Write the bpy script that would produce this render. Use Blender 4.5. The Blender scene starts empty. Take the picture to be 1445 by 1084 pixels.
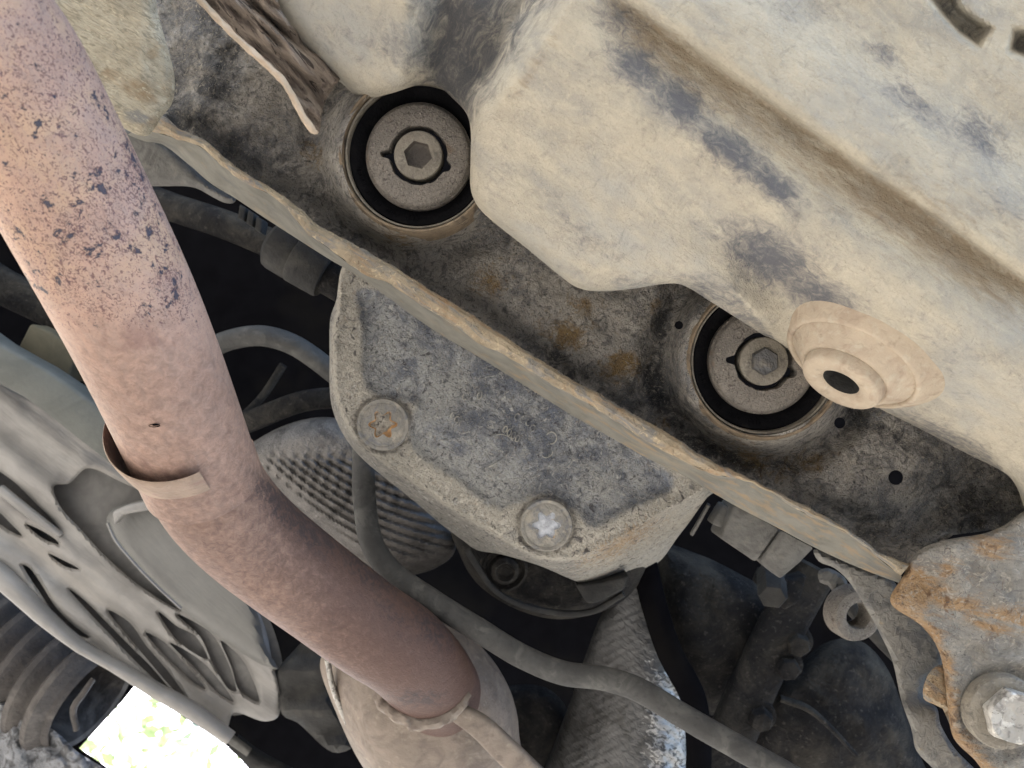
import bpy, bmesh, math, random
import numpy as np
from mathutils import Vector, Matrix, Quaternion
from mathutils.geometry import delaunay_2d_cdt

random.seed(7)
rng = np.random.default_rng(7)
SC = bpy.context.scene
COL = SC.collection
rad = math.radians

# ------------------------------------------------------------------ camera, world, sun, exposure
# Working frame "V": camera at the origin, x right, y down, z into the picture (metres).
# The camera looks up under a vehicle on a hoist, 25 degrees off the zenith towards the open side.
F, CX, CY = 1251.0, 722.5, 542.0
H = 1.35
TILT = rad(36)
UPV = Vector((0.7071 * math.sin(TILT), -0.7071 * math.sin(TILT), math.cos(TILT))).normalized()
RQ = UPV.rotation_difference(Vector((0, 0, 1)))
RM = RQ.to_matrix()
ORG = Vector((0, 0, H))

cam_data = bpy.data.cameras.new('camera')
cam_data.sensor_width = 36.0
cam_data.angle = 2 * math.atan(722.5 / F)
cam_data.clip_start = 0.01
cam_data.clip_end = 3000
cam_data.dof.use_dof = True
cam_data.dof.focus_distance = 0.49
cam_data.dof.aperture_fstop = 15.0
cam = bpy.data.objects.new('camera', cam_data)
COL.objects.link(cam)
cam.matrix_world = Matrix.Translation(ORG) @ (RM @ Matrix.Diagonal((1, -1, -1))).to_4x4()
SC.camera = cam

SUN_DIR_V = Vector((-0.95, 0.30, 0)).normalized()          # horizontal heading of the sun, in V before levelling
hz = RM @ SUN_DIR_V
hz.z = 0
hz.normalize()
SUN_EL = rad(46)
sun_dir = Vector((hz.x * math.cos(SUN_EL), hz.y * math.cos(SUN_EL), math.sin(SUN_EL)))

W = bpy.data.worlds.new('World')
SC.world = W
W.use_nodes = True
wn = W.node_tree
bg = wn.nodes['Background']
sky = wn.nodes.new('ShaderNodeTexSky')
sky.sky_type = 'NISHITA'
sky.sun_disc = False
sky.sun_elevation = SUN_EL
sky.sun_rotation = math.atan2(sun_dir.x, sun_dir.y)
sky.dust_density = 5.0
wn.links.new(sky.outputs[0], bg.inputs[0])
bg.inputs[1].default_value = 0.15

sl = bpy.data.lights.new('sun', 'SUN')
sl.energy = 4.5
sl.angle = rad(0.5)
sl.color = (1.0, 0.955, 0.89)
sun = bpy.data.objects.new('sun', sl)
COL.objects.link(sun)
sun.rotation_euler = sun_dir.to_track_quat('Z', 'Y').to_euler()
sun.location = (0, 0, 30)

SC.view_settings.view_transform = 'Standard'
SC.view_settings.look = 'None'
SC.view_settings.exposure = 3.05
SC.view_settings.gamma = 1.0
SC.render.engine = 'CYCLES'
SC.cycles.use_denoising = True
SC.cycles.max_bounces = 6
SC.cycles.diffuse_bounces = 4
SC.cycles.glossy_bounces = 3
SC.cycles.caustics_reflective = False
SC.cycles.caustics_refractive = False

# ------------------------------------------------------------------ materials
class NT:
    def __init__(s, name):
        s.m = bpy.data.materials.new(name)
        s.m.use_nodes = True
        s.t = s.m.node_tree
        s.b = s.t.nodes['Principled BSDF']
        s.tc = s.t.nodes.new('ShaderNodeTexCoord')
    def n(s, k, **kw):
        x = s.t.nodes.new(k)
        for a, v in kw.items():
            setattr(x, a, v)
        return x
    def l(s, a, b):
        s.t.links.new(a, b)
    def vec(s, st=None, rot=0.0, off=0.0):
        if st is None and rot == 0 and off == 0:
            return s.tc.outputs['Object']
        m = s.n('ShaderNodeMapping')
        # rotate first, then stretch
        r = s.n('ShaderNodeVectorRotate', rotation_type='Z_AXIS')
        s.l(s.tc.outputs['Object'], r.inputs['Vector'])
        r.inputs['Angle'].default_value = -rad(rot)
        s.l(r.outputs[0], m.inputs['Vector'])
        m.inputs['Scale'].default_value = st or (1, 1, 1)
        m.inputs['Location'].default_value = (off, off * .7, off * .3)
        return m.outputs[0]
    def noise(s, sc, det=4, ro=.55, dis=0., st=None, rot=0., off=0.):
        x = s.n('ShaderNodeTexNoise')
        s.l(s.vec(st, rot, off), x.inputs['Vector'])
        x.inputs['Scale'].default_value = sc
        x.inputs['Detail'].default_value = det
        x.inputs['Roughness'].default_value = ro
        x.inputs['Distortion'].default_value = dis
        return x.outputs['Fac']
    def math(s, op, a, b=None):
        x = s.n('ShaderNodeMath', operation=op)
        for i, v in enumerate((a, b)):
            if v is None:
                continue
            if isinstance(v, (int, float)):
                x.inputs[i].default_value = v
            else:
                s.l(v, x.inputs[i])
        return x.outputs[0]
    def mr(s, v, lo, hi, k=1.0):
        x = s.n('ShaderNodeMapRange', interpolation_type='SMOOTHSTEP')
        s.l(v, x.inputs[0])
        x.inputs[1].default_value = lo
        x.inputs[2].default_value = hi
        x.inputs[3].default_value = 0.0
        x.inputs[4].default_value = k
        return x.outputs[0]
    def attr(s, nm):
        x = s.n('ShaderNodeAttribute')
        x.attribute_name = nm
        return x.outputs['Fac']
    def mix(s, f, a, b):
        x = s.n('ShaderNodeMix', data_type='RGBA')
        s.l(f, x.inputs[0])
        for i, v in ((6, a), (7, b)):
            if isinstance(v, tuple):
                x.inputs[i].default_value = (*v, 1)
            else:
                s.l(v, x.inputs[i])
        return x.outputs[2]
    def mixf(s, f, a, b):
        x = s.n('ShaderNodeMix', data_type='FLOAT')
        s.l(f, x.inputs[0])
        for i, v in ((2, a), (3, b)):
            if isinstance(v, (int, float)):
                x.inputs[i].default_value = v
            else:
                s.l(v, x.inputs[i])
        return x.outputs[0]

def M(name, base, layers=(), rough=.75, metal=0.0, bumps=(), spec=.35, vary=.18):
    """dirt and some painted shade layered over a base: each layer is a noise (plus an optional painted mask) thresholded to a patch"""
    t = NT(name)
    v = t.noise(55, 5, .6, .4)
    col = t.mix(t.mr(v, .3, .7), tuple(c * (1 - vary) for c in base), tuple(min(1, c * (1 + vary)) for c in base))
    rg, mt, nrm = rough, metal, None
    for L in layers:
        f = t.noise(L['s'], L.get('det', 5), L.get('ro', .6), L.get('dis', 0.), L.get('st'), L.get('rot', 0), L.get('off', 0))
        if 'at' in L:
            f = t.math('ADD', f, t.math('MULTIPLY', t.attr(L['at']), L.get('g', .5)))
        f = t.mr(f, L['lo'], L['hi'], L.get('k', 1.))
        if 'gate' in L:
            f = t.math('MULTIPLY', f, t.mr(t.attr(L['gate']), .1, .9))
        col = t.mix(f, col, L['c'])
        if 'r' in L:
            rg = t.mixf(f, rg, L['r'])
        if 'm' in L:
            mt = t.mixf(f, mt, L['m'])
        if 'b' in L:
            bp = t.n('ShaderNodeBump')
            bp.inputs['Distance'].default_value = L['b']*2
            t.l(f, bp.inputs['Height'])
            if nrm is not None:
                t.l(nrm, bp.inputs['Normal'])
            nrm = bp.outputs[0]
    for B in bumps:
        f = t.noise(B[0], B[2] if len(B) > 2 else 4, .6, B[3] if len(B) > 3 else 0, B[4] if len(B) > 4 else None, B[5] if len(B) > 5 else 0)
        bp = t.n('ShaderNodeBump')
        bp.inputs['Distance'].default_value = B[1]*2.4
        t.l(f, bp.inputs['Height'])
        if nrm is not None:
            t.l(nrm, bp.inputs['Normal'])
        nrm = bp.outputs[0]
    t.l(col, t.b.inputs['Base Color'])
    for nm, v in (('Roughness', rg), ('Metallic', mt)):
        if isinstance(v, (int, float)):
            t.b.inputs[nm].default_value = v
        else:
            t.l(v, t.b.inputs[nm])
    t.b.inputs['Specular IOR Level'].default_value = spec
    if nrm is not None:
        t.l(nrm, t.b.inputs['Normal'])
    return t.m

DUST = (.43, .37, .26)
m_tank = M('dusty_tank_plastic', (.43, .39, .31), [
    dict(c=(.30, .292, .262), s=20, lo=.38, hi=.70, dis=.6, st=(1, 2.2, 1), rot=35, k=.8),
    dict(c=(.52, .47, .365), s=34, lo=.42, hi=.74, dis=.8, st=(1, 2.2, 1), rot=35, off=3, k=.75),
    dict(c=(.25, .23, .195), s=130, lo=.48, hi=.80, dis=1.2, det=7, ro=.7, st=(1, 2.2, 1), rot=35, off=1, k=.65),
    dict(c=(.55, .49, .37), s=420, lo=.50, hi=.76, dis=1.4, det=5, k=.5),
    dict(c=(.36, .36, .335), s=34, lo=.52, hi=1.0, at='pale', g=.42, det=7, st=(1, 2, 1), rot=35, k=.85),
    dict(c=(.245, .19, .125), s=110, lo=.58, hi=1.02, at='brown', g=.42, dis=.8, det=7, ro=.7, st=(.6, 2.4, 1), rot=35, k=.85),
    dict(c=(.095, .10, .118), s=150, lo=.60, hi=1.08, at='grey', g=.56, dis=.8, det=8, ro=.75, st=(1, 1.5, 1), rot=40, k=.92),
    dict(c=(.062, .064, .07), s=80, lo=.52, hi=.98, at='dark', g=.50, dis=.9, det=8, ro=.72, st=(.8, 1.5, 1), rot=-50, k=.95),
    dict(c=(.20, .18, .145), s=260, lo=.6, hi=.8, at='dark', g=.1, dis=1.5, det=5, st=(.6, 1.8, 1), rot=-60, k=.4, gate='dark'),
], rough=.85, bumps=[(170, .0005, 5, .6), (700, .0004, 4, .6), (420, .0002, 3, .8, (.5, 2.2, 1), 35)], spec=.2, vary=.08)
m_boss = M('dusty_boss', (.42, .35, .265), [dict(c=(.31, .24, .18), s=60, lo=.46, hi=.68, dis=1., det=7, k=.75), dict(c=(.46, .41, .325), s=200, lo=.5, hi=.7, det=6, k=.6), dict(c=(.22, .18, .135), s=120, lo=.58, hi=.72, off=4, det=6, k=.5)],
           rough=.85, bumps=[(300, .0003, 4, .6)], spec=.2, vary=.08)
m_sub = M('dirty_subframe_steel', (.165, .166, .17), [
    dict(c=(.49, .455, .40), s=45, lo=.40, hi=.68, at='dust', g=.26, dis=1.0, det=9, ro=.72, k=.9),
    dict(c=(.53, .49, .42), s=280, lo=.52, hi=.68, at='dust', g=.11, dis=2.0, det=6, ro=.7, k=.8, b=.0004),
    dict(c=(.105, .103, .105), s=130, lo=.5, hi=.62, dis=2.0, det=6, off=5, k=.65),
    dict(c=(.25, .16, .065), s=110, lo=.58, hi=.82, at='rust', g=.32, dis=1.0, det=9, ro=.75, k=.9),
    dict(c=(.42, .29, .12), s=240, lo=.60, hi=.84, at='rust', g=.16, dis=1.0, det=6, ro=.7, off=3, k=.8),
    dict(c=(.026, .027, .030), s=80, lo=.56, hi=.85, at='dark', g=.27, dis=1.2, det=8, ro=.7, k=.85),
    dict(c=(.46, .42, .35), s=170, lo=.56, hi=.62, dis=3.2, det=5, ro=.65, k=.7, b=.0003),
    dict(c=(.04, .04, .043), s=190, lo=.60, hi=.65, dis=2.5, det=5, off=15, k=.7),
], rough=.8, bumps=[(150, .0013, 7, .8), (600, .0007, 5, 1.2)], spec=.25)
m_hem = M('rusty_flange_edge', (.33, .275, .195), [
    dict(c=(.36, .225, .12), s=60, lo=.64, hi=.86, at='rust', g=.3, dis=1., det=8, ro=.75, k=.75, st=(.6, 2, 1), rot=35),
    dict(c=(.20, .20, .195), s=70, lo=.47, hi=.64, off=2, dis=1.5, k=.8, st=(.5, 2, 1), rot=35),
    dict(c=(.55, .45, .30), s=220, lo=.56, hi=.68, dis=1, k=.7),
    dict(c=(.10, .07, .05), s=330, lo=.62, hi=.70, dis=1, k=.7),
], rough=.85, bumps=[(260, .0011, 5, .8), (800, .0004)], spec=.2)
m_flange = M('grey_dust_flange', (.165, .16, .138), [
    dict(c=(.23, .195, .14), s=40, lo=.56, hi=.7, dis=1, st=(.35, 2.2, 1), rot=35, k=.8),
    dict(c=(.12, .12, .115), s=50, lo=.52, hi=.68, off=4, st=(.4, 2, 1), rot=35, k=.7),
    dict(c=(.26, .19, .115), s=120, lo=.60, hi=.76, at='rust', g=.1, st=(.5, 1.8, 1), rot=35, k=.7),
], rough=.85, bumps=[(300, .0005, 4, .5, (.5, 1.5, 1), 35)], spec=.2)
m_plate = M('dusty_bracket_steel', (.11, .125, .155), [
    dict(c=(.41, .415, .40), s=42, lo=.42, hi=.66, at='dust', g=.25, dis=1.2, det=9, ro=.75, k=.88),
    dict(c=(.47, .455, .41), s=320, lo=.50, hi=.66, at='dust', g=.10, dis=2.5, det=6, ro=.7, k=.5, b=.0005),
    dict(c=(.055, .06, .075), s=210, lo=.54, hi=.66, dis=2.0, det=5, off=4, k=.75),
    dict(c=(.45, .42, .355), s=90, lo=.62, hi=1.0, at='edge', g=.5, dis=1, det=8, ro=.7, k=.92),
    dict(c=(.27, .245, .20), s=260, lo=.64, hi=.84, at='edge', g=.16, dis=1.5, det=6, off=6, k=.65),
    dict(c=(.20, .195, .18), s=120, lo=.55, hi=1.1, at='skirt_shade', g=.5, det=6, k=.85),
    dict(c=(.36, .25, .14), s=230, lo=.58, hi=.86, at='rust', g=.3, dis=1.5, det=6, st=(2, .7, 1), rot=-20, k=.85),
    dict(c=(.035, .03, .035), s=170, lo=.61, hi=.67, dis=1.0, off=9, at='edge', g=.02, k=.8),
    dict(c=(.56, .55, .51), s=120, lo=.56, hi=.62, dis=2.5, det=6, ro=.7, off=11, k=.6, b=.0003),
    dict(c=(.05, .05, .06), s=130, lo=.58, hi=.66, dis=1.5, det=6, off=15, k=.6),
    dict(c=(.05, .042, .036), s=200, lo=.62, hi=.95, at='ring', g=.4, det=6, off=17, k=.65),
], rough=.7, bumps=[(160, .0009, 7, .7), (650, .0004, 5, 1.0)], spec=.4)
m_pipe = M('heat_tinted_pipe', (.385, .25, .19), [
    dict(c=(.31, .225, .185), s=90, lo=.36, hi=.72, dis=.5, det=7, ro=.7, st=(2.2, .8, 1), rot=-18, k=.7),
    dict(c=(.23, .135, .11), s=110, lo=.55, hi=.85, off=2, dis=1.0, at='mauve', g=.28, st=(1.8, .9, 1), rot=-18, k=.7),
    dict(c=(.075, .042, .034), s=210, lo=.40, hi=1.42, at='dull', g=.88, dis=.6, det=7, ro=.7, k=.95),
    dict(c=(.47, .32, .20), s=55, lo=.42, hi=.70, off=7, dis=.6, det=7, gate='upper', k=.55),
    dict(c=(.13, .07, .065), s=420, lo=.64, hi=.665, at='chip', g=.105, dis=1.6, det=2, st=(1, 1.7, 1), rot=60, off=6, k=.9, gate='chipg'),
    dict(c=(.035, .037, .056), s=150, lo=.685, hi=.70, at='chip', g=.138, dis=.4, det=6, ro=.72, k=.95, b=-.0003, gate='chipg'),
    dict(c=(.09, .05, .06), s=560, lo=.66, hi=.68, at='chip', g=.09, dis=2.0, det=2, off=3, k=.85, gate='chipg'),
    dict(c=(.04, .03, .032), s=200, lo=.52, hi=.70, at='soot', g=.16, dis=.8, det=6, ro=.7, off=8, k=.9, gate='soot'),
    dict(c=(.13, .085, .07), s=130, lo=.58, hi=.70, at='dull', g=.05, dis=1.0, det=8, ro=.75, off=12, st=(2, .8, 1), rot=-30, k=.35),
], rough=.6, bumps=[(260, .0003, 4, 1), (900, .00012)], spec=.32, vary=.08)
m_collar = M('tan_collar', (.24, .175, .13), [dict(c=(.20, .125, .10), s=70, lo=.5, hi=.66, dis=1, k=.8)],
             rough=.7, bumps=[(280, .0004)])
m_canister = M('dusty_canister', (.19, .155, .125), [
    dict(c=(.115, .09, .075), s=50, lo=.48, hi=.68, dis=1, k=.8), dict(c=(.28, .24, .19), s=120, lo=.55, hi=.7, k=.6)],
    rough=.65, bumps=[(220, .0005, 5)], spec=.4)
m_shield = M('cream_shield', (.40, .36, .275), [
    dict(c=(.24, .215, .16), s=190, lo=.48, hi=.64, dis=1.5, det=6, st=(.7, 2.4, 1), rot=30, k=.8),
    dict(c=(.23, .15, .075), s=70, lo=.58, hi=1.0, at='rust', g=.42, dis=1, det=7, k=.8),
    dict(c=(.20, .195, .185), s=60, lo=.66, hi=.9, at='grey', g=.5, k=.8),
    dict(c=(.55, .50, .37), s=260, lo=.56, hi=.68, st=(.7, 2.2, 1), rot=30, dis=1.5, k=.7)],
    rough=.9, bumps=[(330, .0010, 4, 1.2, (.6, 2.2, 1), 30)], spec=.15)
m_liner = M('torn_felt_liner', (.26, .215, .175), [
    dict(c=(.15, .12, .105), s=95, lo=.5, hi=.66, dis=1.5, st=(.35, 2.2, 1), rot=47, k=.85),
    dict(c=(.36, .31, .26), s=200, lo=.55, hi=.68, dis=1, st=(.4, 2.2, 1), rot=47, k=.7),
    dict(c=(.05, .04, .036), s=110, lo=.56, hi=.63, dis=1, off=3, st=(.25, 2.6, 1), rot=50, k=.9)],
    rough=.9, bumps=[(150, .0030, 6, 1.0, (.35, 2.2, 1), 47)], spec=.15)
m_linerhem = M('liner_hem', (.43, .35, .265), [dict(c=(.42, .32, .23), s=140, lo=.5, hi=.65, k=.7)], rough=.85)
m_rubber = M('black_rubber', (.006, .006, .007), [dict(c=(.018, .017, .016), s=70, lo=.55, hi=.8, k=.6, dis=1)],
             rough=.85, bumps=[(300, .0004)], spec=.05)
m_washer = M('weathered_washer', (.20, .18, .155), [
    dict(c=(.34, .31, .265), s=300, lo=.5, hi=.63, dis=2.0, det=6, ro=.7, k=.8, b=.0002),
    dict(c=(.055, .045, .04), s=240, lo=.55, hi=.66, off=3, dis=2, k=.8),
    dict(c=(.19, .12, .07), s=80, lo=.56, hi=.7, k=.5)], rough=.7, metal=.15, bumps=[(600, .0005, 5, 1)])
m_bolt = M('dull_bolt_steel', (.20, .18, .145), [
    dict(c=(.11, .10, .085), s=140, lo=.5, hi=.65, dis=1, k=.8), dict(c=(.29, .265, .22), s=400, lo=.55, hi=.68, k=.6)],
    rough=.6, metal=.25, bumps=[(500, .0004)])
m_socket = M('dirty_socket', (.12, .105, .09), [dict(c=(.20, .175, .145), s=130, lo=.52, hi=.7, k=.8)], rough=.6, metal=.2,
             bumps=[(300, .0005)])
m_hexdark = M('dark_hex_steel', (.085, .085, .085), [dict(c=(.16, .145, .12), s=150, lo=.5, hi=.68, k=.8),
             dict(c=(.12, .14, .16), s=90, lo=.58, hi=.7, off=3, k=.6)], rough=.5, metal=.3, bumps=[(300, .0006)])
m_sleeve = M('tan_sleeve', (.20, .155, .105), [
    dict(c=(.075, .062, .052), s=60, lo=.48, hi=.62, dis=1, k=.85), dict(c=(.36, .29, .20), s=200, lo=.58, hi=.68, k=.7)],
    rough=.65, metal=.2, bumps=[(250, .0007, 5)])
m_rustplate = M('rusty_arm_bracket', (.27, .255, .225), [
    dict(c=(.15, .145, .14), s=55, lo=.46, hi=.64, dis=1.5, det=8, ro=.72, st=(.7, 1.6, 1), rot=10, k=.8),
    dict(c=(.36, .225, .11), s=60, lo=.55, hi=.82, at='rust', g=.34, dis=1.2, det=8, ro=.75, st=(.6, 1.8, 1), rot=12, k=.9),
    dict(c=(.43, .40, .34), s=170, lo=.53, hi=.68, dis=2, det=6, k=.75),
    dict(c=(.12, .065, .035), s=140, lo=.60, hi=.76, at='rust', g=.12, off=4, dis=1.2, det=6, k=.85),
    dict(c=(.10, .095, .09), s=300, lo=.60, hi=.68, off=8, dis=1.8, det=4, k=.8),
    dict(c=(.42, .30, .18), s=200, lo=.64, hi=.82, at='rust', g=.15, off=2, dis=1, det=5, k=.7),
], rough=.75, bumps=[(160, .0014, 7, 1.0), (550, .0007, 5, 1.5)], spec=.3)
m_greyplate = M('grey_leg_plate', (.17, .165, .15), [
    dict(c=(.09, .09, .09), s=45, lo=.48, hi=.64, dis=1.5, k=.8),
    dict(c=(.27, .21, .12), s=60, lo=.62, hi=.74, off=3, k=.7),
    dict(c=(.26, .25, .22), s=200, lo=.54, hi=.68, dis=1.5, k=.6)], rough=.7, bumps=[(200, .0009, 5, 1)])
m_brightbolt = M('pale_zinc_bolt', (.40, .385, .35), [
    dict(c=(.20, .19, .175), s=110, lo=.5, hi=.62, dis=1.5, k=.85), dict(c=(.62, .60, .55), s=160, lo=.56, hi=.66, off=2, k=.8), dict(c=(.09, .08, .07), s=200, lo=.58, hi=.64, off=5, dis=1, k=.85)],
    rough=.45, metal=.35, bumps=[(180, .0005, 4, 1)])
m_torx = M('pale_torx_steel', (.42, .44, .47), [dict(c=(.25, .26, .28), s=150, lo=.5, hi=.65, k=.7),
           dict(c=(.50, .34, .17), s=110, lo=.60, hi=.66, off=1, k=.9)], rough=.5, metal=.3, bumps=[(300, .0006)])
m_torxrust = M('rust_filled_socket', (.44, .27, .13), [dict(c=(.25, .22, .19), s=150, lo=.5, hi=.62, k=.8)], rough=.8, bumps=[(300, .0007)])
m_bolthead = M('dusty_bolt_head', (.23, .22, .195), [
    dict(c=(.15, .155, .165), s=75, lo=.48, hi=.62, dis=1.5, k=.85), dict(c=(.34, .315, .26), s=130, lo=.52, hi=.66, det=7, k=.75)],
    rough=.7, metal=.05, bumps=[(260, .0008, 5, 1)])
m_mark = M('dust_caught_marking', (.36, .35, .31), [dict(c=(.14, .145, .16), s=200, lo=.45, hi=.6, k=.8)], rough=.7)
m_foil = M('embossed_foil_shield', (.135, .128, .12), [
    dict(c=(.05, .047, .045), s=40, lo=.5, hi=.68, dis=1, k=.8), dict(c=(.22, .21, .20), s=240, lo=.56, hi=.68, k=.6)],
    rough=.5, metal=.55, bumps=[(350, .0008, 4, .5)])
m_crinkle = M('crinkled_foil_shield', (.085, .085, .084), [
    dict(c=(.035, .034, .032), s=40, lo=.44, hi=.66, dis=.6, k=.85),
    dict(c=(.42, .42, .41), s=150, lo=.72, hi=.88, at='spark', g=.26, dis=1.2, det=5, st=(1, 1.6, 1), rot=30, m=.6, r=.42, k=.75)], rough=.5, metal=.5,
    bumps=[(140, .0006, 2, .5, (1, 1.8, 1), 40), (420, .0001, 3, .3, (.5, 2.6, 1), 25)])
m_hose = M('dusty_black_hose', (.06, .06, .058), [
    dict(c=(.105, .105, .097), s=50, lo=.48, hi=.66, dis=1, k=.8), dict(c=(.04, .04, .04), s=160, lo=.55, hi=.7, k=.6)],
    rough=.8, bumps=[(320, .0003)], spec=.25)
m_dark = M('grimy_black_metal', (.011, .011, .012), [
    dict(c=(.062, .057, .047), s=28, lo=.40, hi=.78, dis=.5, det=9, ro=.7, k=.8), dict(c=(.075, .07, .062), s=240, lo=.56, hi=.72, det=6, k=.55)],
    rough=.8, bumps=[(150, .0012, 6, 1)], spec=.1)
m_dark2 = M('dark_rubber_boot', (.036, .036, .035), [dict(c=(.062, .06, .055), s=45, lo=.48, hi=.66, k=.8)], rough=.8, spec=.15,
            bumps=[(250, .0005)])
m_grime = M('grey_dusty_plastic', (.125, .122, .113), [dict(c=(.06, .058, .054), s=40, lo=.48, hi=.66, dis=1, k=.8),
            dict(c=(.15, .142, .125), s=110, lo=.55, hi=.7, k=.7)], rough=.8, bumps=[(200, .0006)])
m_rail = M('grey_green_rail', (.10, .105, .096), [dict(c=(.075, .08, .073), s=18, lo=.45, hi=.65, dis=.8, k=.8)],
           rough=.6, bumps=[(160, .0003)], vary=.08)
m_under = M('pale_grey_undertray', (.25, .243, .23), [dict(c=(.165, .16, .152), s=16, lo=.46, hi=.64, st=(.4, 2, 1), rot=38, k=.7),
            dict(c=(.33, .31, .28), s=20, lo=.52, hi=.7, off=4, st=(.4, 2, 1), rot=38, k=.6)],
            rough=.38, bumps=[(60, .0006, 3, 0, (.4, 2, 1), 38)], vary=.08)
m_bulge = M('grey_smooth_panel', (.15, .15, .142), [dict(c=(.15, .15, .14), s=25, lo=.46, hi=.64, st=(.4, 2, 1), rot=45, k=.6)],
            rough=.5, bumps=[(90, .0003, 3, 0, (.4, 2, 1), 45)], vary=.06)
m_back = M('undertray_back', (.15, .147, .14), rough=.7)
m_tan = M('tan_block', (.085, .075, .048), [dict(c=(.09, .08, .055), s=40, lo=.5, hi=.7, k=.7)], rough=.8)
m_tyre = M('grey_rubber_boot', (.055, .05, .047), [dict(c=(.12, .11, .10), s=22, lo=.48, hi=.7, dis=1, k=.8)], rough=.7,
           bumps=[(150, .001)])
m_arch = M('rough_grey_liner', (.24, .25, .265), [dict(c=(.08, .08, .08), s=60, lo=.48, hi=.6, dis=1.5, k=.85)], rough=.45,
           metal=.2, bumps=[(80, .004, 5, 1)])
m_pan = M('black_underbody', (.004, .004, .005), [dict(c=(.008, .0075, .007), s=12, lo=.5, hi=.7, k=.7)], rough=.95, spec=.02)
m_ground = M('concrete_yard', (.165, .16, .15), [dict(c=(.125, .121, .114), s=.8, lo=.45, hi=.62, k=.8),
             dict(c=(.20, .195, .185), s=6, lo=.5, hi=.66, k=.6)], rough=.9, bumps=[(30, .004)])
m_leaf = M('tree_leaves', (.12, .18, .05), rough=.6)
m_leaf.node_tree.nodes['Principled BSDF'].inputs['Transmission Weight'].default_value = .35
m_bark = M('tree_bark', (.12, .09, .065), rough=.9)

# ------------------------------------------------------------------ geometry helpers
def P(x, y, d):
    return Vector(((x - CX) / F * d, (y - CY) / F * d, d))

def PV(x, y, d):
    x, y, d = np.asarray(x, float), np.asarray(y, float), np.asarray(d, float)
    return np.stack([(x - CX) / F * d, (y - CY) / F * d, d + 0 * x], -1)

def pxm(px, d):
    return px * d / F

def tagp(o, label=None, cat=None, group=None, kind=None):
    if label: o['label'] = label
    if cat: o['category'] = cat
    if group: o['group'] = group
    if kind: o['kind'] = kind

def place(o, p):
    o.rotation_mode = 'QUATERNION'
    o.rotation_quaternion = RQ
    o.location = RM @ Vector(p) + ORG

def thing(name, label, cat, p, group=None):
    o = bpy.data.objects.new(name, None)
    o.empty_display_size = .02
    COL.objects.link(o)
    place(o, p)
    o['o'] = [float(c) for c in p]
    tagp(o, label, cat, group)
    return o

def mesh_obj(name, verts, faces, mat, root=None, attrs=None, smooth=True, sharp=40, origin=None):
    """verts in V; root (a thing or a part) gives the frame, else the object stands on its own"""
    verts = np.asarray(verts, float)
    if root is not None:
        p = np.array(list(root['o']))
    else:
        p = np.array(origin if origin is not None else verts.mean(0))
    me = bpy.data.meshes.new(name)
    me.from_pydata([tuple(v) for v in (verts - p)], [], [tuple(int(i) for i in f) for f in faces])
    me.materials.append(mat)
    if smooth:
        me.polygons.foreach_set('use_smooth', [True] * len(me.polygons))
        me.set_sharp_from_angle(angle=rad(sharp))
    for k, v in (attrs or {}).items():
        a = me.attributes.new(k, 'FLOAT', 'POINT')
        a.data.foreach_set('value', np.asarray(v, np.float32))
    me.update()
    o = bpy.data.objects.new(name, me)
    COL.objects.link(o)
    o['o'] = [float(c) for c in p]
    if root is not None:
        o.parent = root
    else:
        place(o, p)
    return o

def cr(pts, step, closed=True):
    """Catmull-Rom through the points, resampled about every `step` px"""
    pts = [np.array(p, float) for p in pts]
    n = len(pts)
    out = []
    for i in range(n if closed else n - 1):
        if closed:
            a, b, c, d = pts[i - 1], pts[i], pts[(i + 1) % n], pts[(i + 2) % n]
        else:
            a, b, c, d = pts[max(i - 1, 0)], pts[i], pts[i + 1], pts[min(i + 2, n - 1)]
        L = np.linalg.norm((c - b)[:2])
        k = max(1, int(round(L / step)))
        # centripetal-ish: damp tangents by the shorter neighbour
        lb, la, lc = max(L, 1e-6), max(np.linalg.norm((b - a)[:2]), 1e-6), max(np.linalg.norm((d - c)[:2]), 1e-6)
        t1 = (c - a) / (la + lb) * lb if la > 1e-5 else (c - b)
        t2 = (d - b) / (lb + lc) * lb if lc > 1e-5 else (c - b)
        for j in range(k):
            t = j / k
            h1, h2, h3, h4 = 2*t**3 - 3*t**2 + 1, t**3 - 2*t**2 + t, -2*t**3 + 3*t**2, t**3 - t**2
            out.append(h1 * b + h2 * t1 + h3 * c + h4 * t2)
    if not closed:
        out.append(pts[-1])
    return np.array(out)

def inpoly(x, y, poly):
    c = np.zeros(len(x), bool)
    px, py = poly[:, 0], poly[:, 1]
    j = len(poly) - 1
    for i in range(len(poly)):
        cond = (py[i] > y) != (py[j] > y)
        if cond.any():
            xi = (px[j] - px[i]) * (y - py[i]) / (py[j] - py[i] + 1e-12) + px[i]
            c ^= cond & (x < xi)
        j = i
    return c

def dist_line(x, y, poly, closed=True):
    best = np.full(len(x), 1e9)
    n = len(poly)
    for i in range(n if closed else n - 1):
        a, b = poly[i, :2], poly[(i + 1) % n, :2]
        ab = b - a
        L2 = ab @ ab + 1e-12
        t = np.clip(((x - a[0]) * ab[0] + (y - a[1]) * ab[1]) / L2, 0, 1)
        dx, dy = x - a[0] - t * ab[0], y - a[1] - t * ab[1]
        best = np.minimum(best, dx * dx + dy * dy)
    return np.sqrt(best)

def sdp(x, y, poly):
    """signed px distance, positive inside"""
    poly = np.asarray(poly, float)
    d = dist_line(x, y, poly)
    return np.where(inpoly(x, y, poly), d, -d)

def sst(v, a, b):
    t = np.clip((v - a) / (b - a), 0, 1)
    return t * t * (3 - 2 * t)

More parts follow.
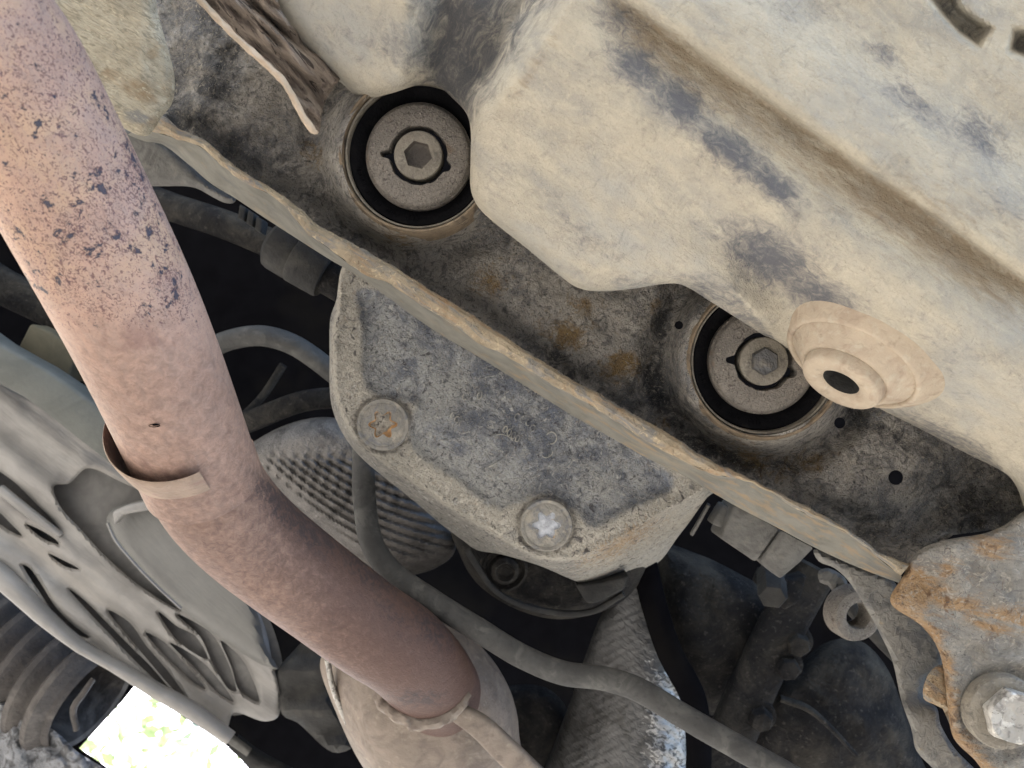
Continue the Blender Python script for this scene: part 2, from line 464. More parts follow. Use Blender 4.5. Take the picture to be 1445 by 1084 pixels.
def vn(x, y, s, seed=0):
    x, y = np.asarray(x) / s + 17.3 * seed, np.asarray(y) / s - 9.1 * seed
    ix, iy = np.floor(x), np.floor(y)
    fx, fy = x - ix, y - iy
    fx, fy = fx*fx*(3 - 2*fx), fy*fy*(3 - 2*fy)
    def h(a, b):
        v = np.sin(a * 127.1 + b * 311.7 + seed * 74.7) * 43758.5453
        return v - np.floor(v)
    return ((h(ix, iy)*(1-fx) + h(ix+1, iy)*fx)*(1-fy) + (h(ix, iy+1)*(1-fx) + h(ix+1, iy+1)*fx)*fy) * 2 - 1

def fbm(x, y, s, seed=0):
    return vn(x, y, s, seed) + .5 * vn(x, y, s * .47, seed + 1) + .25 * vn(x, y, s * .22, seed + 2)

def blobs(x, y, L):
    v = np.zeros(len(x))
    for cx, cy, rx, ry, an, k in L:
        c, s = math.cos(rad(an)), math.sin(rad(an))
        u, w = (x - cx) * c + (y - cy) * s, -(x - cx) * s + (y - cy) * c
        v = np.maximum(v, k * np.exp(-((u / rx) ** 2 + (w / ry) ** 2)))
    return v

def sheet(name, outline, dfn, mat, root=None, step=7, rnd=(10, .004), thick=.03, inset=6, holes=(), attrs=None,
          bump=(0, 20), smooth_outline=True, pre=None):
    """a formed panel: outline read off the photograph, every point at its own distance, rounded edge, turned-back wall"""
    out = cr(outline, step) if smooth_outline else np.array(outline, float)
    loops = [out] + [np.array(h, float) if not isinstance(h, tuple) else
                     np.array([(h[0] + h[2]*math.cos(a), h[1] + h[2]*math.sin(a)) for a in np.linspace(0, 2*math.pi, max(12, int(h[2]*2/ step * 3)), endpoint=False)])
                     for h in holes]
    x0, y0 = out.min(0)
    x1, y1 = out.max(0)
    gx, gy = np.meshgrid(np.arange(x0, x1, step), np.arange(y0, y1, step * .87))
    gx = gx + (np.arange(gx.shape[0]) % 2)[:, None] * step * .5
    gx, gy = gx.ravel() + rng.uniform(-.12, .12, gx.size) * step, gy.ravel() + rng.uniform(-.12, .12, gx.size) * step
    ok = inpoly(gx, gy, out)
    for l in loops[1:]:
        ok &= ~inpoly(gx, gy, l)
    gx, gy = gx[ok], gy[ok]
    dd = np.full(len(gx), 1e9)
    for l in loops:
        dd = np.minimum(dd, dist_line(gx, gy, l))
    ok = dd > step * .55
    gx, gy = gx[ok], gy[ok]
    pts, edges = [], []
    for l in loops:
        b = len(pts)
        pts += [Vector(p) for p in l]
        edges += [(b + i, b + (i + 1) % len(l)) for i in range(len(l))]
    pts += [Vector((a, b)) for a, b in zip(gx, gy)]
    vc, _, fc, *_ = delaunay_2d_cdt(pts, edges, [], 0, 1e-4)
    xy = np.array([tuple(v) for v in vc])
    fc = np.array([f for f in fc if len(f) == 3])
    c = xy[fc].mean(1)
    ok = inpoly(c[:, 0], c[:, 1], out)
    for l in loops[1:]:
        ok &= ~inpoly(c[:, 0], c[:, 1], l)
    fc = fc[ok]
    x, y = xy[:, 0], xy[:, 1]
    dist = np.full(len(x), 1e9)
    for l in loops:
        dist = np.minimum(dist, dist_line(x, y, l))
    d = dfn(x, y) if callable(dfn) else np.full(len(x), float(dfn))
    if rnd[0] > 0:
        t = np.clip((rnd[0] - dist) / rnd[0], 0, 1)
        d = d + rnd[1] * (1 - np.sqrt(np.maximum(0, 1 - t * t * .985)))
    if bump[0]:
        d = d + bump[0] * fbm(x, y, bump[1], 3)
    A = {k: f(x, y) for k, f in (attrs or {}).items()}
    # face the camera (-z)
    tri = fc
    ar = (x[tri[:, 1]] - x[tri[:, 0]]) * (y[tri[:, 2]] - y[tri[:, 0]]) - (x[tri[:, 2]] - x[tri[:, 0]]) * (y[tri[:, 1]] - y[tri[:, 0]])
    tri = np.where((ar > 0)[:, None], tri[:, ::-1], tri)
    V = PV(x, y, d)
    if thick:
        E = {}
        for f in tri:
            for i in range(3):
                E[(f[i], f[(i + 1) % 3])] = 1
        bd = [(a, b) for (a, b) in E if (b, a) not in E]
        nrm = {}
        for a, b in bd:
            e = xy[b] - xy[a]
            n_ = np.array((e[1], -e[0])) / (np.linalg.norm(e) + 1e-9)     # inside lies on this side after the flip
            for q in (a, b):
                nrm[q] = nrm.get(q, 0) + n_
        idx = list(nrm)
        i1 = {q: len(V) + k for k, q in enumerate(idx)}
        i2 = {q: len(V) + len(idx) + k for k, q in enumerate(idx)}
        nn = np.array([nrm[q] / (np.linalg.norm(nrm[q]) + 1e-9) for q in idx])
        q = np.array(idx)
        V2 = PV(x[q] + nn[:, 0] * inset, y[q] + nn[:, 1] * inset, d[q] + thick)
        V = np.vstack([V, V[q], V2])
        quads = [(b, a, i2[a], i2[b]) if False else (i1[a], i1[b], i2[b], i2[a])[::-1] for a, b in bd]
        A = {k: np.concatenate([v, v[q], v[q]]) for k, v in A.items()}
        faces = [tuple(t) for t in tri] + quads
    else:
        faces = [tuple(t) for t in tri]
    return mesh_obj(name, V, faces, mat, root, A)

def frame(axis, ref=(1, 0, 0)):
    z = Vector(axis).normalized()
    x = Vector(ref)
    x = (x - z * x.dot(z)).normalized()
    y = z.cross(x)
    return Matrix((x, y, z)).transposed()

def lathe(name, rows, c, axis, mat, root=None, segs=64, arc=None, ref=(1, 0, 0), cap=False, sharp=40):
    """rows (radius or radius(theta), height along the axis)"""
    Mx = frame(axis, ref)
    full = arc is None
    th = np.linspace(0, 2*math.pi, segs, endpoint=False) if full else np.linspace(arc[0], arc[1], segs)
    V = []
    for r, h in rows:
        rr = r(th) if callable(r) else np.full(segs, float(r))
        hh = h(th) if callable(h) else np.full(segs, float(h))
        V.append(np.stack([rr*np.cos(th), rr*np.sin(th), hh], -1))
    V = np.concatenate(V) @ np.array(Mx).T + np.array(c)
    Fc = []
    for i in range(len(rows) - 1):
        for j in range(segs if full else segs - 1):
            k = (j + 1) % segs
            Fc.append((i*segs + j, i*segs + k, (i+1)*segs + k, (i+1)*segs + j))
    if cap:
        Fc.append(tuple(range((len(rows)-1)*segs, len(rows)*segs)))
    return mesh_obj(name, V, Fc, mat, root, sharp=sharp)

def tube(name, path, radii, mat, root=None, segs=20, n=40, attrs=None, cap=True, ref=(0, 0, -1), pw=2.0, wob=0.0, th0=0.0):
    """path of V points; radii a number, or (half width, half height) per point"""
    path = [np.array(p, float) for p in path]
    rd = np.array([(r, r) if isinstance(r, (int, float)) else r for r in (radii if isinstance(radii, list) else [radii]*len(path))], float)
    full = np.array([np.concatenate([p, r]) for p, r in zip(path, rd)])
    L = np.linalg.norm(np.diff(full[:, :3], axis=0), axis=1).sum()
    step = L / n
    pts = []
    m = len(full)
    for i in range(m - 1):
        a, b, c, d = full[max(i-1, 0)], full[i], full[i+1], full[min(i+2, m-1)]
        lb = np.linalg.norm((c-b)[:3])
        la = max(np.linalg.norm((b-a)[:3]), 1e-9) if i > 0 else lb
        lc = max(np.linalg.norm((d-c)[:3]), 1e-9) if i < m-2 else lb
        t1 = (c-a)/(la+lb)*lb if i > 0 else (c-b)
        t2 = (d-b)/(lb+lc)*lb if i < m-2 else (c-b)
        k = max(1, int(round(lb/step)))
        for j in range(k):
            t = j/k
            pts.append((2*t**3-3*t**2+1)*b + (t**3-2*t**2+t)*t1 + (-2*t**3+3*t**2)*c + (t**3-t**2)*t2)
    pts.append(full[-1])
    pts = np.array(pts)
    C, Rr = pts[:, :3], pts[:, 3:]
    T = np.gradient(C, axis=0)
    T /= np.linalg.norm(T, axis=1)[:, None]
    ref = np.array(ref, float)
    th = np.linspace(0, 2*math.pi, segs, endpoint=False) + th0
    cs, sn = np.cos(th), np.sin(th)
    cs, sn = np.sign(cs)*np.abs(cs)**(2/pw), np.sign(sn)*np.abs(sn)**(2/pw)
    V = []
    for i in range(len(C)):
        up = ref - T[i]*(ref @ T[i])
        up /= np.linalg.norm(up)
        side = np.cross(T[i], up)
        w = 1 + (wob * vn(np.arange(segs)*3.1 + i*.9, np.full(segs, i*1.0), 4, 2) if wob else 0)
        V.append(C[i] + (side[None]*(Rr[i, 0]*cs*w)[:, None] + up[None]*(Rr[i, 1]*sn*w)[:, None]))
    V = np.concatenate(V)
    nr = len(C)
    Fc = [(i*segs + j, i*segs + (j+1) % segs, (i+1)*segs + (j+1) % segs, (i+1)*segs + j) for i in range(nr-1) for j in range(segs)]
    if cap:
        Fc += [tuple(range(segs))[::-1], tuple(range((nr-1)*segs, nr*segs))]
    A = {}
    if attrs:
        vx, vy = V[:, 0]/V[:, 2]*F + CX, V[:, 1]/V[:, 2]*F + CY
        A = {k: f(vx, vy) for k, f in attrs.items()}
    return mesh_obj(name, V, Fc, mat, root, A)

def bar(name, pts, mat, root=None, h=.012, pw=4.0, n=24, segs=16):
    """a flat bar: (x, y, distance, width in px) along its middle"""
    return tube(name, [P(x, y, d) for x, y, d, w in pts], [(pxm(w, d)/2, h/2) for x, y, d, w in pts], mat, root, segs=segs, n=n, pw=pw)

def block(name, quad, d, depth, mat, root=None, bev=.0015):
    """a bevelled solid with the given px outline as its near face"""
    bm = bmesh.new()
    ds = d if isinstance(d, (list, tuple)) else [d]*len(quad)
    a = [bm.verts.new(P(x, y, dd)) for (x, y), dd in zip(quad, ds)]
    cxm = np.mean([q[0] for q in quad]); cym = np.mean([q[1] for q in quad])
    dm = float(np.mean(ds))
    b = [bm.verts.new(P(x, y, dd) + Vector((0, 0, depth))) for (x, y), dd in zip(quad, ds)]
    n = len(quad)
    bm.faces.new(a)
    bm.faces.new(b[::-1])
    for i in range(n):
        bm.faces.new((a[i], b[i], b[(i+1) % n], a[(i+1) % n]))
    bmesh.ops.recalc_face_normals(bm, faces=bm.faces)
    bmesh.ops.bevel(bm, geom=bm.edges[:], offset=bev, segments=2, affect='EDGES', profile=.5)
    V = [tuple(v.co) for v in bm.verts]
    bm.verts.index_update()
    Fc = [tuple(v.index for v in f.verts) for f in bm.faces]
    bm.free()
    return mesh_obj(name, V, Fc, mat, root, sharp=50)

def hexr(a, off=0.0):
    return lambda th: a * math.cos(math.pi/6) / np.cos(((th + off) % (math.pi/3)) - math.pi/6)

TOCAM = (0, 0, -1)

# ------------------------------------------------------------------ setting: ground, underbody
def ground():
    bm = bmesh.new()
    n = 48
    rings = [0, 2, 5, 12, 30, 80, 250, 800]
    prev = None
    c = bm.verts.new((0, 0, 0))
    for r in rings[1:]:
        cur = [bm.verts.new((r*math.cos(2*math.pi*i/n), r*math.sin(2*math.pi*i/n), 0)) for i in range(n)]
        for i in range(n):
            if prev is None:
                bm.faces.new((c, cur[i], cur[(i+1) % n]))
            else:
                bm.faces.new((prev[i], cur[i], cur[(i+1) % n], prev[(i+1) % n]))
        prev = cur
    me = bpy.data.meshes.new('ground')
    bm.to_mesh(me)
    bm.free()
    me.materials.append(m_ground)
    o = bpy.data.objects.new('ground', me)
    COL.objects.link(o)
    o['kind'] = 'structure'
ground()

pan = sheet('underbody', [(-1500, -3600), (4600, -3600), (4600, 3800), (3300, 3600), (520, 1200), (352, 1086), (330, 1060), (290, 1032), (240, 1000),
                          (190, 968), (176, 986), (112, 1056), (150, 1082), (240, 1150), (60, 1320), (-90, 1320), (-110, 760), (-400, 555), (-1500, -220)],
            lambda x, y: 1.02 + .03*fbm(x, y, 300, 5), m_pan, step=110, rnd=(0, 0), thick=.08, inset=2, smooth_outline=False)  # dark floor
pan['kind'] = 'structure'

# ------------------------------------------------------------------ tank
TX = np.array((.82, .573)); TN = np.array((-.573, .82))
slot1 = np.array([(1295, -25), (1345, -25), (1352, 8), (1372, 25), (1398, 41), (1381, 66), (1357, 50), (1330, 22)], float)
slot2 = np.array([(1432, 42), (1470, 50), (1470, 90), (1424, 72)], float)
lipA = np.array([(945, 397), (1000, 396), (1030, 406), (1052, 424), (1075, 450), (1112, 492), (1140, 530), (1050, 470), (960, 412)], float)
lipB = np.array([(1230, 565), (1255, 583), (1300, 592), (1345, 606), (1385, 628), (1412, 652), (1424, 690), (1400, 672), (1320, 630), (1230, 585)], float)
def tank_s(x, y):
    return (x - 960)*TN[0] + (y - 50)*TN[1]
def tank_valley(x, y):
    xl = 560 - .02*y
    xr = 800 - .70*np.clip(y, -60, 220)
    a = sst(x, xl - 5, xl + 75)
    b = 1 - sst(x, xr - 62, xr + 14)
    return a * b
def tank_d(x, y):
    s = tank_s(x, y)
    d = .405 - .00002*np.minimum(s, 0)
    d = d + .0045*sst(s, -14, 16)
    d = d + .009*np.exp(-((s - 10)/np.where(s < 10, 6., 52.))**2)*sst(x, 760, 930)
    d = d - .006*np.exp(-((s - 105)/55.)**2)*sst(x, 760, 960)
    d = d + .007*np.exp(-((s - 205)/45.)**2)*sst(x, 900, 1060)
    d = d + .004*np.exp(-((s + 150)/60.)**2) - .003*np.exp(-((s + 70)/50.)**2)
    d = d + .00010*np.clip(s - 22, 0, 120) + .00022*np.clip(s - 140, 0, 400)
    d = d + .00035*np.clip(s - 150, 0, 400)*sst(x, 1020, 1120)
    d = d + .045*tank_valley(x, y) * (1 - .35*sst(y, 90, 160))
    d = d + .028*sst(-(x - (600 + 0*y)), -40, 90)            # the left lobe sits higher up
    for sl_ in (slot1, slot2):
        d = d + .014*sst(sdp(x, y, sl_), -6, 10)
    for lp in (lipA, lipB):
        d = d + np.clip(sdp(x, y, lp), 0, 40)*.0007
    d = d + .0012*fbm(x, y, 90, 4)
    return d
grey_bl = [(900, 92, 60, 34, 38, 1.0), (960, 145, 60, 36, 40, 1.), (1030, 212, 75, 32, 36, 1.), (1092, 262, 55, 26, 36, 1.),
           (1085, 365, 90, 46, 30, 1.), (1150, 415, 90, 36, 30, .9), (1000, 330, 40, 16, 40, .4), (1250, 75, 40, 24, 40, .6), (1290, 145, 70, 24, 40, .65),
           (1380, 190, 60, 34, 38, .75), (870, 30, 50, 40, 30, .7), (1180, 20, 70, 20, 30, .4), (820, 330, 90, 35, 40, .4), (700, 260, 30, 60, 0, .35),
           (1330, 480, 90, 40, 35, .35), (560, 60, 60, 50, 0, .5), (470, 50, 60, 50, 45, .35), (1000, 400, 90, 16, 10, .6), (1330, 615, 100, 22, 28, .7), (1130, 30, 60, 24, 50, .35), (900, 400, 80, 20, 0, .5), (1420, 300, 60, 30, 38, .4)]
tank = thing('fuel_tank', 'large beige dust-covered moulded tank filling the upper right, with a dark valley and a nozzle', 'fuel tank', P(1000, 200, .42))
tank_out = [(345, -30), (365, 0), (400, 45), (440, 85), (485, 120), (500, 133), (525, 138), (555, 131), (595, 119), (618, 122), (640, 140), (658, 160),
            (664, 182), (664, 225), (664, 265), (672, 288), (690, 308), (740, 348), (795, 393), (815, 406), (840, 411), (890, 408), (935, 401), (962, 402), (1000, 424), (1060, 462), (1140, 513),
            (1190, 545), (1240, 576), (1300, 606), (1360, 638), (1420, 669), (1436, 690), (1447, 722), (1475, 760), (1490, 400), (1490, -30), (1100, -30), (700, -30)]
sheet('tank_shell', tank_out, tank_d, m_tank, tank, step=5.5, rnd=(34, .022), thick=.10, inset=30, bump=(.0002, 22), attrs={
    'grey': lambda x, y: np.maximum(blobs(x, y, grey_bl), .62*np.maximum(sst(sdp(x, y, lipA), 0, 5), sst(sdp(x, y, lipB), 0, 5))),  # smears, plus shade on the lip facets painted in as grey
    'pale': lambda x, y: blobs(x, y, [(470, 50, 110, 80, 40, .9), (880, 330, 160, 80, 30, .6), (1350, 540, 120, 60, 35, .7), (1200, 170, 140, 50, 36, .5), (760, 330, 80, 50, 30, .5)]),
    'brown': lambda x, y: np.clip(.85*np.exp(-((tank_s(x, y) - 12)/np.where(tank_s(x, y) < 12, 6, 58))**2)*sst(x, 800, 930) + .7*blobs(x, y, [(1330, 300, 120, 50, 35, .7), (930, 30, 60, 30, 40, .5), (745, 110, 12, 90, 38, .8)]), 0, 1),
    'dark': lambda x, y: np.clip(tank_valley(x, y)*(.86 - .25*sst(x, 650, 760)) + .45*sst(sdp(x, y, slot1), 0, 8) + .45*sst(sdp(x, y, slot2), 0, 8), 0, 1)})  # valley and slots: dark dirt plus recess shade put into the colour
ax = Vector((-.60*.955, .80*.955, -.30)).normalized()
k = pxm(1, .445)
bc = Vector(P(1205, 509, .474))
def bs(r, h): return (r*k, h*k)
lathe('drain_boss', [bs(140, -30), bs(118, -6), bs(108, 3), bs(104, 8), bs(101, 10), bs(98, 10.5), bs(96, 9), bs(94.5, 6.5), bs(90, 10), bs(81, 18.5), bs(72, 28), bs(67, 31), bs(64.5, 31), bs(62.5, 30), bs(62, 33), bs(61, 43), bs(58, 47), bs(50, 49), bs(38, 48), bs(31, 46), bs(28, 42)],
      bc, ax, m_boss, tank, segs=72, ref=(.82, .57, 0), sharp=50)
lathe('drain_hole', [bs(28, 42), bs(27, 30), bs(25, -25), bs(.1, -26)], bc, ax, m_dark2, tank, segs=40, ref=(.82, .57, 0))

# ------------------------------------------------------------------ subframe
LA = [(205, 158), (230, 164), (253, 181), (289, 199), (326, 229), (366, 256), (399, 276), (422, 293), (450, 318), (480, 335), (530, 361), (580, 392), (629, 423), (679, 453), (712, 475), (762, 508),
      (812, 538), (845, 556), (879, 576), (912, 594), (960, 622), (993, 645), (1027, 661), (1060, 676), (1094, 693), (1148, 720), (1195, 747), (1222, 764), (1239, 779), (1285, 797)]
LB = [(198, 180), (216, 186), (253, 197), (283, 208), (312, 233), (349, 259), (382, 276), (405, 294), (428, 322), (465, 352), (513, 386), (546, 399), (600, 434), (646, 463), (679, 486), (712, 501),
      (779, 543), (812, 560), (845, 580), (879, 600), (912, 623), (960, 648), (1003, 668), (1040, 676), (1060, 681), (1094, 699), (1128, 721), (1192, 751), (1219, 770), (1242, 790), (1272, 813)]
LC = [(180, 190), (205, 200), (229, 204), (266, 232), (299, 260), (332, 280), (368, 304), (419, 337), (468, 368), (500, 386), (523, 402), (606, 462), (679, 506), (732, 539),
      (812, 589), (879, 627), (912, 646), (960, 669), (1003, 694), (1047, 719), (1101, 747), (1148, 772), (1195, 794), (1229, 808), (1272, 824)]
cA, cB, cC = cr(LA, 4, False), cr(LB, 4, False), cr(LC, 4, False)
def respl(c, n):
    s = np.concatenate([[0], np.cumsum(np.linalg.norm(np.diff(c, axis=0), axis=1))])
    t = np.linspace(0, s[-1], n)
    return np.stack([np.interp(t, s, c[:, 0]), np.interp(t, s, c[:, 1])], -1)
NF = 330
cA, cB, cC = respl(cA, NF), respl(cB, NF), respl(cC, NF)
B1, B2 = (588, 218), (1077, 508)
def sub_d(x, y):
    d = .535 + .004*fbm(x, y, 130, 8) + .0019*fbm(x, y, 24, 2)
    for (bx, by), dish in ((B1, .5), (B2, 1.)):
        r = np.hypot(x - bx, y - by)
        d = d - .030*(1 - sst(r, 108, 140))
        d = d + .012*dish*np.exp(-((r - 150)/20)**2)
    d = d + .02*sst((x - 1200)*.4 + (y - 690)*.9, 0, 90)
    near = dist_line(x, y, cA[::6], False)
    d = d + .012*np.exp(-(near/26)**2)*sst(x, 230, 300)
    d = d + .014*sst(-(x - 300), 0, 60)
    return d
subframe = thing('subframe', 'grimy dark steel subframe plate with a rust-edged flange running diagonally across the picture', 'subframe', P(800, 450, .53))
band = [tuple(p) for p in (cA*.5 + cB*.5)[6:-4:6]]
sub_out = band + [(1295, 803), (1310, 780), (1345, 755), (1400, 748), (1500, 740), (1500, 690), (1300, 560), (1150, 470), (960, 340), (760, 260), (700, 110), (560, 60), (500, 40), (420, -30), (215, -30), (212, 60), (222, 130)]
def circ(c, r, n=60): return [(c[0] + r*math.cos(a), c[1] + r*math.sin(a)) for a in np.linspace(0, 2*math.pi, n, endpoint=False)]
rust_bl = [(690, 395, 26, 30, 60, .8), (800, 470, 40, 26, 20, .9), (880, 515, 36, 26, -10, 1.), (820, 430, 30, 18, 10, .6), (560, 335, 40, 16, 20, .6), (1060, 650, 70, 22, 20, .8), (1130, 655, 60, 22, -10, .7),
           (440, 220, 24, 24, 0, .6), (920, 440, 16, 30, 20, .6), (560, 290, 50, 30, 0, .3), (935, 600, 16, 20, 0, .6), (660, 300, 30, 20, 0, .4)]
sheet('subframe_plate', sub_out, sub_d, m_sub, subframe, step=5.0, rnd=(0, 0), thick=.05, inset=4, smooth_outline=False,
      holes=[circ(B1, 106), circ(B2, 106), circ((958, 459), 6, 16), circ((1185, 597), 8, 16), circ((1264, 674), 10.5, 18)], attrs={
      'dust': lambda x, y: blobs(x, y, [(420, 150, 90, 60, 40, .5), (640, 380, 120, 50, 30, .9), (820, 460, 110, 60, 30, .9), (560, 330, 70, 30, 20, .8), (1130, 640, 120, 40, 10, .8), (1170, 700, 90, 25, 20, .5), (440, 260, 60, 60, 0, .7)]),
      'rust': lambda x, y: blobs(x, y, rust_bl),
      'dark': lambda x, y: np.clip(blobs(x, y, [(300, 100, 70, 110, 20, .8), (260, 160, 60, 40, 30, 1), (1380, 720, 90, 60, 20, 1.), (1240, 745, 70, 30, 20, .8), (800, 515, 80, 16, 32, .9), (930, 560, 60, 20, 30, .8),  # shade along the flange and in the bushing grooves painted into the colour
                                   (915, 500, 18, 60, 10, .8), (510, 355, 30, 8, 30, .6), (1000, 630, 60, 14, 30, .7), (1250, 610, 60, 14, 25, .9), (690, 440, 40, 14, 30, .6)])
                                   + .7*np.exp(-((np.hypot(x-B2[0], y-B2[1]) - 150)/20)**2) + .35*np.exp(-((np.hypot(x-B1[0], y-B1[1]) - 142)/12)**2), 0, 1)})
# rolled, rusty edge and grey outer face of the flange, one skin from the plate round to the outer wall
u = np.linspace(0, 1, NF)
wave = .0014*vn(u*260, u*0, 2.2, 1) + .0018*vn(u*260, u*0, 9.0, 4)
dE = .497 + .02*sst(-(u - .16), 0, .16) + wave
rows_d = [(0.02, dE + .024), (0.0, dE + .006), (.22, dE + .0006), (.55, dE - .0008), (.85, dE + .001), (1.0, dE + .0042)]
V = []
for t, d in rows_d:
    q = cA*(1 - t) + cB*t + (np.stack([vn(u*300, u*0, 2.5, 6), vn(u*300, u*0, 2.5, 9)], -1)*1.3)
    V.append(PV(q[:, 0], q[:, 1], d))
def strip_faces(nr, n): return [(i*n + j, i*n + j + 1, (i+1)*n + j + 1, (i+1)*n + j) for i in range(nr-1) for j in range(n-1)]
mesh_obj('flange_edge', np.concatenate(V), strip_faces(len(V), NF), m_hem, subframe,
         attrs={'rust': np.tile(.5 + .5*vn(u*300, u*0, 22, 3), len(V))})
V = []
for t, d in [(-.01, dE + .005), (.06, dE + .010), (.3, dE + .020), (.65, dE + .034), (.96, dE + .047), (1., dE + .049), (.985, dE + .052), (.6, dE + .053)]:
    q = cB*(1 - t) + cC*t
    V.append(PV(q[:, 0], q[:, 1], d + .0006*vn(u*300, u*0 + t*4, 5, 2)))
mesh_obj('flange_wall', np.concatenate(V), strip_faces(len(V), NF), m_flange, subframe,
         attrs={'rust': np.tile(sst(u, .3, .7), len(V))})

# ------------------------------------------------------------------ bushings
def notch(r, A):
    def f(th):
        v = np.full(len(th), r)
        for a, dr, w in A:
            dd = (th - a + math.pi) % (2*math.pi) - math.pi
            v = v + dr*np.exp(-(dd/w)**4)
        return v + .0002*np.sin(th*7) + .00012*np.sin(th*17 + 1)
    return f
def bushing(c, d, label, boltdark, wob):
    g = 'subframe mount bushings'
    root = thing('bushing', label, 'bushing', P(*c, d), g)
    k = pxm(1, d)
    cc = P(*c, d)
    axis = Vector((-.02, .05, -1)).normalized()
    rf = (1, 0, 0)
    lathe('outer_sleeve', [(117*k, lambda t: -.014 + .001*np.sin(t*5)), (114*k, -.004), (111.5*k, .003), (108.5*k, .0056), (106*k, .0052), (104.5*k, .003), (104*k, -.012)], cc, axis, m_sleeve, root, segs=96)
    lathe('inner_lip', [(104*k, -.001), (102.5*k, .0012), (100*k, .0008), (99*k, -.004)], cc, axis, m_bolt, root, segs=96)
    rub = lathe('rubber_ring', [(99.2*k, -.006), (97*k, -.003), (92*k, -.0035), (84*k, -.0055), (76*k, -.0085), (68*k, -.010)], cc, axis, m_rubber, root, segs=96)
    # faint raised moulding marks round the rubber
    Vs, Fs = [], []
    Mx = np.array(frame(axis, rf))
    for i, a in enumerate(np.linspace(rad(-170), rad(-92), 17)):
        if i in (4, 9, 13):
            continue
        kind = i % 3
        segsL = [((-.5, -1), (-.5, 1)), ((.5, -1), (.5, 1)), ((-.5, 1), (.5, 1))][: 2 + (i % 2)] if kind else [((-.5, -1), (.5, 1)), ((.5, -1), (.5, 1))]
        for (a0, b0), (a1, b1) in segsL:
            p0 = np.array((88*k + b0*3.2*k, a + a0*.030)); p1 = np.array((88*k + b1*3.2*k, a + a1*.030))
            q = []
            for hh in (-.0046, -.0034):
                for s_ in (-1, 1):
                    for p in (p0, p1):
                        r_, th_ = p[0] + (s_*.4*k if a0 != a1 else 0), p[1] + (s_*.006 if a0 == a1 else 0)
                        q.append((r_*math.cos(th_), r_*math.sin(th_), hh))
            b = len(Vs)
            Vs += [tuple(Mx @ np.array(v) + np.array(cc)) for v in q]
            Fs += [(b+4, b+5, b+7, b+6), (b, b+1, b+5, b+4), (b+2, b+3, b+7, b+6), (b, b+2, b+6, b+4), (b+1, b+3, b+7, b+5)]
    mesh_obj('moulded_mark', Vs, Fs, m_rubber, rub, smooth=False)
    inner = notch(41*k, [(rad(178), 12*k, .12), (rad(-22), 8*k, .17), (rad(-60), 2*k, .2)])
    inn2 = lambda th: inner(th) + .7*k
    lathe('washer', [(inner, -.012), (inner, -.0015), (inn2, .0002), (56*k, .0006), (69*k, .0004), (72*k, -.0006), (73*k, -.0022), (75.5*k, -.0030), (76*k, -.010)], cc, axis, m_washer, root, segs=128)
    bolt = lathe('bolt', [(34.5*k, -.012), (34.5*k, -.001), (33.5*k, .0006), (31*k, .001), (hexr(20.5*k, wob), .0009)], cc, axis, m_bolt, root, segs=96)
    if boltdark:
        lathe('hex_plug', [(hexr(20.3*k, wob), .0008), (hexr(20.0*k, wob), .0030), (hexr(18*k, wob), .0042), (9*k, .0046), (.2*k, .0049)], cc, axis, m_hexdark, bolt, segs=48)
    else:
        lathe('hex_socket', [(hexr(20.5*k, wob), .0009), (hexr(19.5*k, wob), -.0045), (12*k, -.0060), (.2*k, -.0064)], cc, axis, m_socket, bolt, segs=48)
    return root
bushing((590, 219), .508, 'black rubber bushing with an open hex-socket bolt, tucked under the tank notch at upper middle', False, .25)
bushing((1078, 510), .508, 'black rubber bushing with a dark plugged hex bolt, beside the tank nozzle at right', True, .55)

# ------------------------------------------------------------------ mount bracket hanging from the flange
crease = cr([(480, 360), (478, 430), (472, 480), (474, 545), (486, 590), (508, 622), (560, 662), (640, 716), (700, 752), (745, 778), (780, 788), (815, 786), (870, 763), (930, 726), (992, 690), (1000, 660), (760, 500)], 8)
rim = cr([(510, 412), (512, 470), (515, 540), (540, 562), (590, 570), (578, 600), (590, 640), (640, 672), (700, 716), (735, 706), (775, 700), (815, 722), (840, 742), (880, 722), (950, 680), (760, 540), (600, 440)], 8)
def brk_d(x, y):
    s = sdp(x, y, crease)
    d = .566 + .00006*(x - 480)*.2
    d = d + np.where(s < 0, -s*.0021, 0) - .0014*np.exp(-((s - 3)/4.)**2) + .0030*np.exp(-((s + 4)/2.6)**2)
    d = d + .0042*sst(sdp(x, y, rim), -4, 10)
    wr = sst(-s, 4, 16)*sst(-(x - 780), 0, 120)
    d = d + wr*.005*vn(x, y, 26, 5)
    return d + .0008*fbm(x, y, 40, 7)
bracket = thing('mount_bracket', 'dusty grey pressed bracket with two torx bolts, below the rusty flange in the middle', 'bracket', P(720, 620, .57))
brk_out = [(486, 372), (474, 425), (466, 450), (465, 500), (466, 560), (474, 592), (490, 622), (512, 648), (545, 676), (585, 708), (625, 742), (655, 764), (672, 776), (705, 782), (760, 798), (800, 815), (830, 827), (856, 831), (880, 824),
           (910, 808), (935, 788), (955, 760), (972, 738), (998, 702), (1012, 690), (990, 660), (800, 540), (600, 420), (520, 372)]
